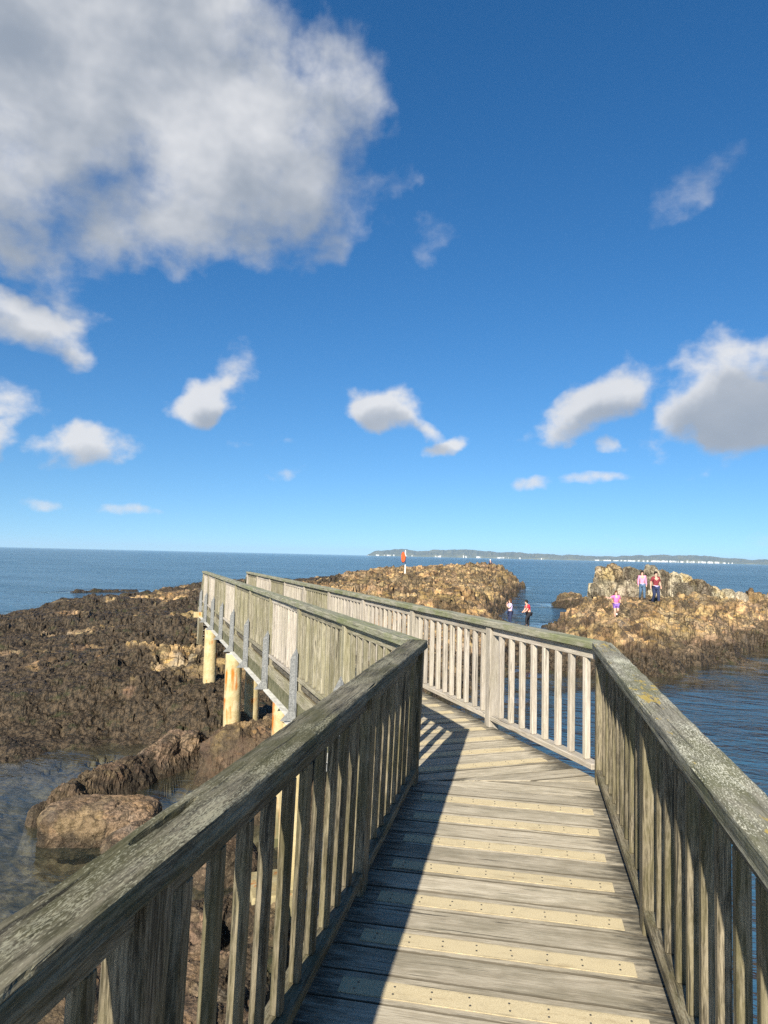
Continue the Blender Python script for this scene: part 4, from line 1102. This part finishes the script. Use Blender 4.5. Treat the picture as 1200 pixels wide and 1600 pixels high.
pink = cloth('pink_jersey', (0.70, 0.28, 0.42)); jeans = cloth('blue_denim', (0.08, 0.14, 0.22)); maroon = cloth('maroon_jersey', (0.22, 0.035, 0.045)); navy = cloth('navy_cotton', (0.03, 0.04, 0.09))
hot = cloth('hot_pink_jersey', (0.78, 0.16, 0.38)); purple = cloth('purple_cotton', (0.22, 0.12, 0.42)); lilac = cloth('lilac_jersey', (0.62, 0.50, 0.72)); red = cloth('red_jersey', (0.62, 0.03, 0.05)); black = cloth('black_cotton', (0.02, 0.02, 0.025))
lav = cloth('lavender_jacket', (0.42, 0.38, 0.62)); shoe_d = cloth('dark_shoe', (0.03, 0.03, 0.035)); shoe_w = cloth('white_shoe', (0.6, 0.58, 0.56))
WALK = {'knl': (-.055, .07, .29), 'anl': (-.055, .085, .045), 'tol': (-.06, .17, .03), 'knr': (.055, .02, .28), 'anr': (.055, -.11, .06), 'tor': (.06, -.03, .02)}
def gz(x, y): return ground_z(x, y) + 0.01
FACE_CAM = math.pi
person((15.25, 41.5, gz(15.25, 41.5)), FACE_CAM - 0.1, 1.68, 'woman in pink top and jeans with lavender jacket round her waist walking beside the crag', pink, jeans, shoe_d, hair_dark, dict(WALK), 0.10, sleeves='long', waist=lav, female=True)
person((15.35, 39.7, gz(15.35, 39.7)), FACE_CAM + 0.15, 1.80, 'man in maroon T-shirt and navy trousers with light jacket round his waist', maroon, navy, shoe_d, hair_dark,
       {**WALK, 'ell': (-.15, -.02, .64), 'wrl': (-.17, .02, .50), 'hal': (-.17, .03, .455), 'elr': (.15, -.03, .64), 'wrr': (.165, .0, .50), 'har': (.165, .01, .455)}, 0.0, waist=lav)
person((10.25, 31.0, gz(10.25, 31.0)), FACE_CAM, 1.22, 'girl in hot pink T-shirt and purple shorts running with one arm stretched out', hot, purple, shoe_w, hair_brown,
       {'elr': (.24, .03, .72), 'wrr': (.36, .06, .76), 'har': (.41, .07, .77), 'ell': (-.15, -.03, .66), 'wrl': (-.13, .08, .60), 'hal': (-.12, .12, .60),
        'knr': (.05, .05, .29), 'anr': (.05, .03, .05), 'tor': (.055, .11, .02), 'knl': (-.05, .06, .30), 'anl': (-.05, -.10, .20), 'tol': (-.05, -.07, .12)}, 0.07, shorts=True)
person((6.52, 36.0, gz(6.52, 36.0)), rad(95), 1.38, 'long haired girl in lilac top and navy leggings with a hand at her face', lilac, navy, shoe_w, hair_brown,
       {'elr': (.11, .09, .70), 'wrr': (.07, .10, .84), 'har': (.05, .085, .88), 'ell': (-.12, .06, .66), 'wrl': (-.09, .14, .74), 'hal': (-.07, .13, .79), 'knr': (.05, .03, .28), 'anr': (.05, -.03, .04), 'tor': (.05, .06, .015)}, 0.17)
person((7.42, 35.7, gz(7.42, 35.7)), rad(100), 1.40, 'boy in red football shirt and black trousers bending at the waterside', red, black, shoe_d, hair_dark,
       {'sp': (0, .02, .62), 'ch': (0, .055, .73), 'nk': (0, .085, .82), 'hd': (0, .115, .885), 'ht': (0, .12, .95), 'shl': (-.105, .06, .79), 'shr': (.105, .06, .79),
        'ell': (-.12, .11, .64), 'wrl': (-.09, .20, .57), 'hal': (-.08, .24, .55), 'elr': (.12, .11, .64), 'wrr': (.09, .20, .55), 'har': (.08, .24, .53), 'knl': (-.06, .13, .33), 'anl': (-.06, .12, .10), 'tol': (-.06, .2, .08)}, 0.0)
SIT = {'pel': (0, 0, .10), 'sp': (0, .01, .21), 'ch': (0, .03, .32), 'nk': (0, .04, .415), 'hd': (0, .055, .48), 'ht': (0, .05, .545), 'shl': (-.105, .03, .38), 'shr': (.105, .03, .38),
       'ell': (-.13, .07, .24), 'elr': (.13, .07, .24), 'wrl': (-.08, .20, .24), 'wrr': (.08, .20, .24), 'hal': (-.07, .24, .25), 'har': (.07, .24, .25),
       'hpl': (-.06, .01, .09), 'hpr': (.06, .01, .09), 'knl': (-.07, .21, .22), 'knr': (.07, .21, .22), 'anl': (-.07, .28, .03), 'anr': (.07, .28, .03), 'tol': (-.07, .36, .015), 'tor': (.07, .36, .015)}
fz = ground_z(15.5, 102.0) + 0.02
person((15.5, 102.0, fz), rad(200), 1.65, 'far off angler in dark jacket sitting at the seaward end of the rocks', navy, black, shoe_d, cloth('white_cap', (0.7, 0.7, 0.7)), SIT, 0.0, sleeves='long')

# ------------------------------------------------------------------ air over the sea
def haze_box():
    me = box_mesh(36000, 36000, 140, 0, 'haze')
    mt = bpy.data.materials.new('sea_haze'); mt.use_nodes = True; mt.node_tree.nodes.clear(); n = NT(mt.node_tree)
    v = n.add('ShaderNodeVolumePrincipled'); o = n.add('ShaderNodeOutputMaterial')
    v.inputs['Color'].default_value = (0.55, 0.78, 1.0, 1); v.inputs['Density'].default_value = 5.5e-5; v.inputs['Anisotropy'].default_value = 0.0
    n.l.new(v.outputs[0], o.inputs['Volume'])
    mt.cycles.homogeneous_volume = True
    ob = link('haze', me, mt); ob.location = (0, 0, 140 / 2 - 7.7); tag(ob, 'thin sea haze over the water', kind='stuff')
haze_box()
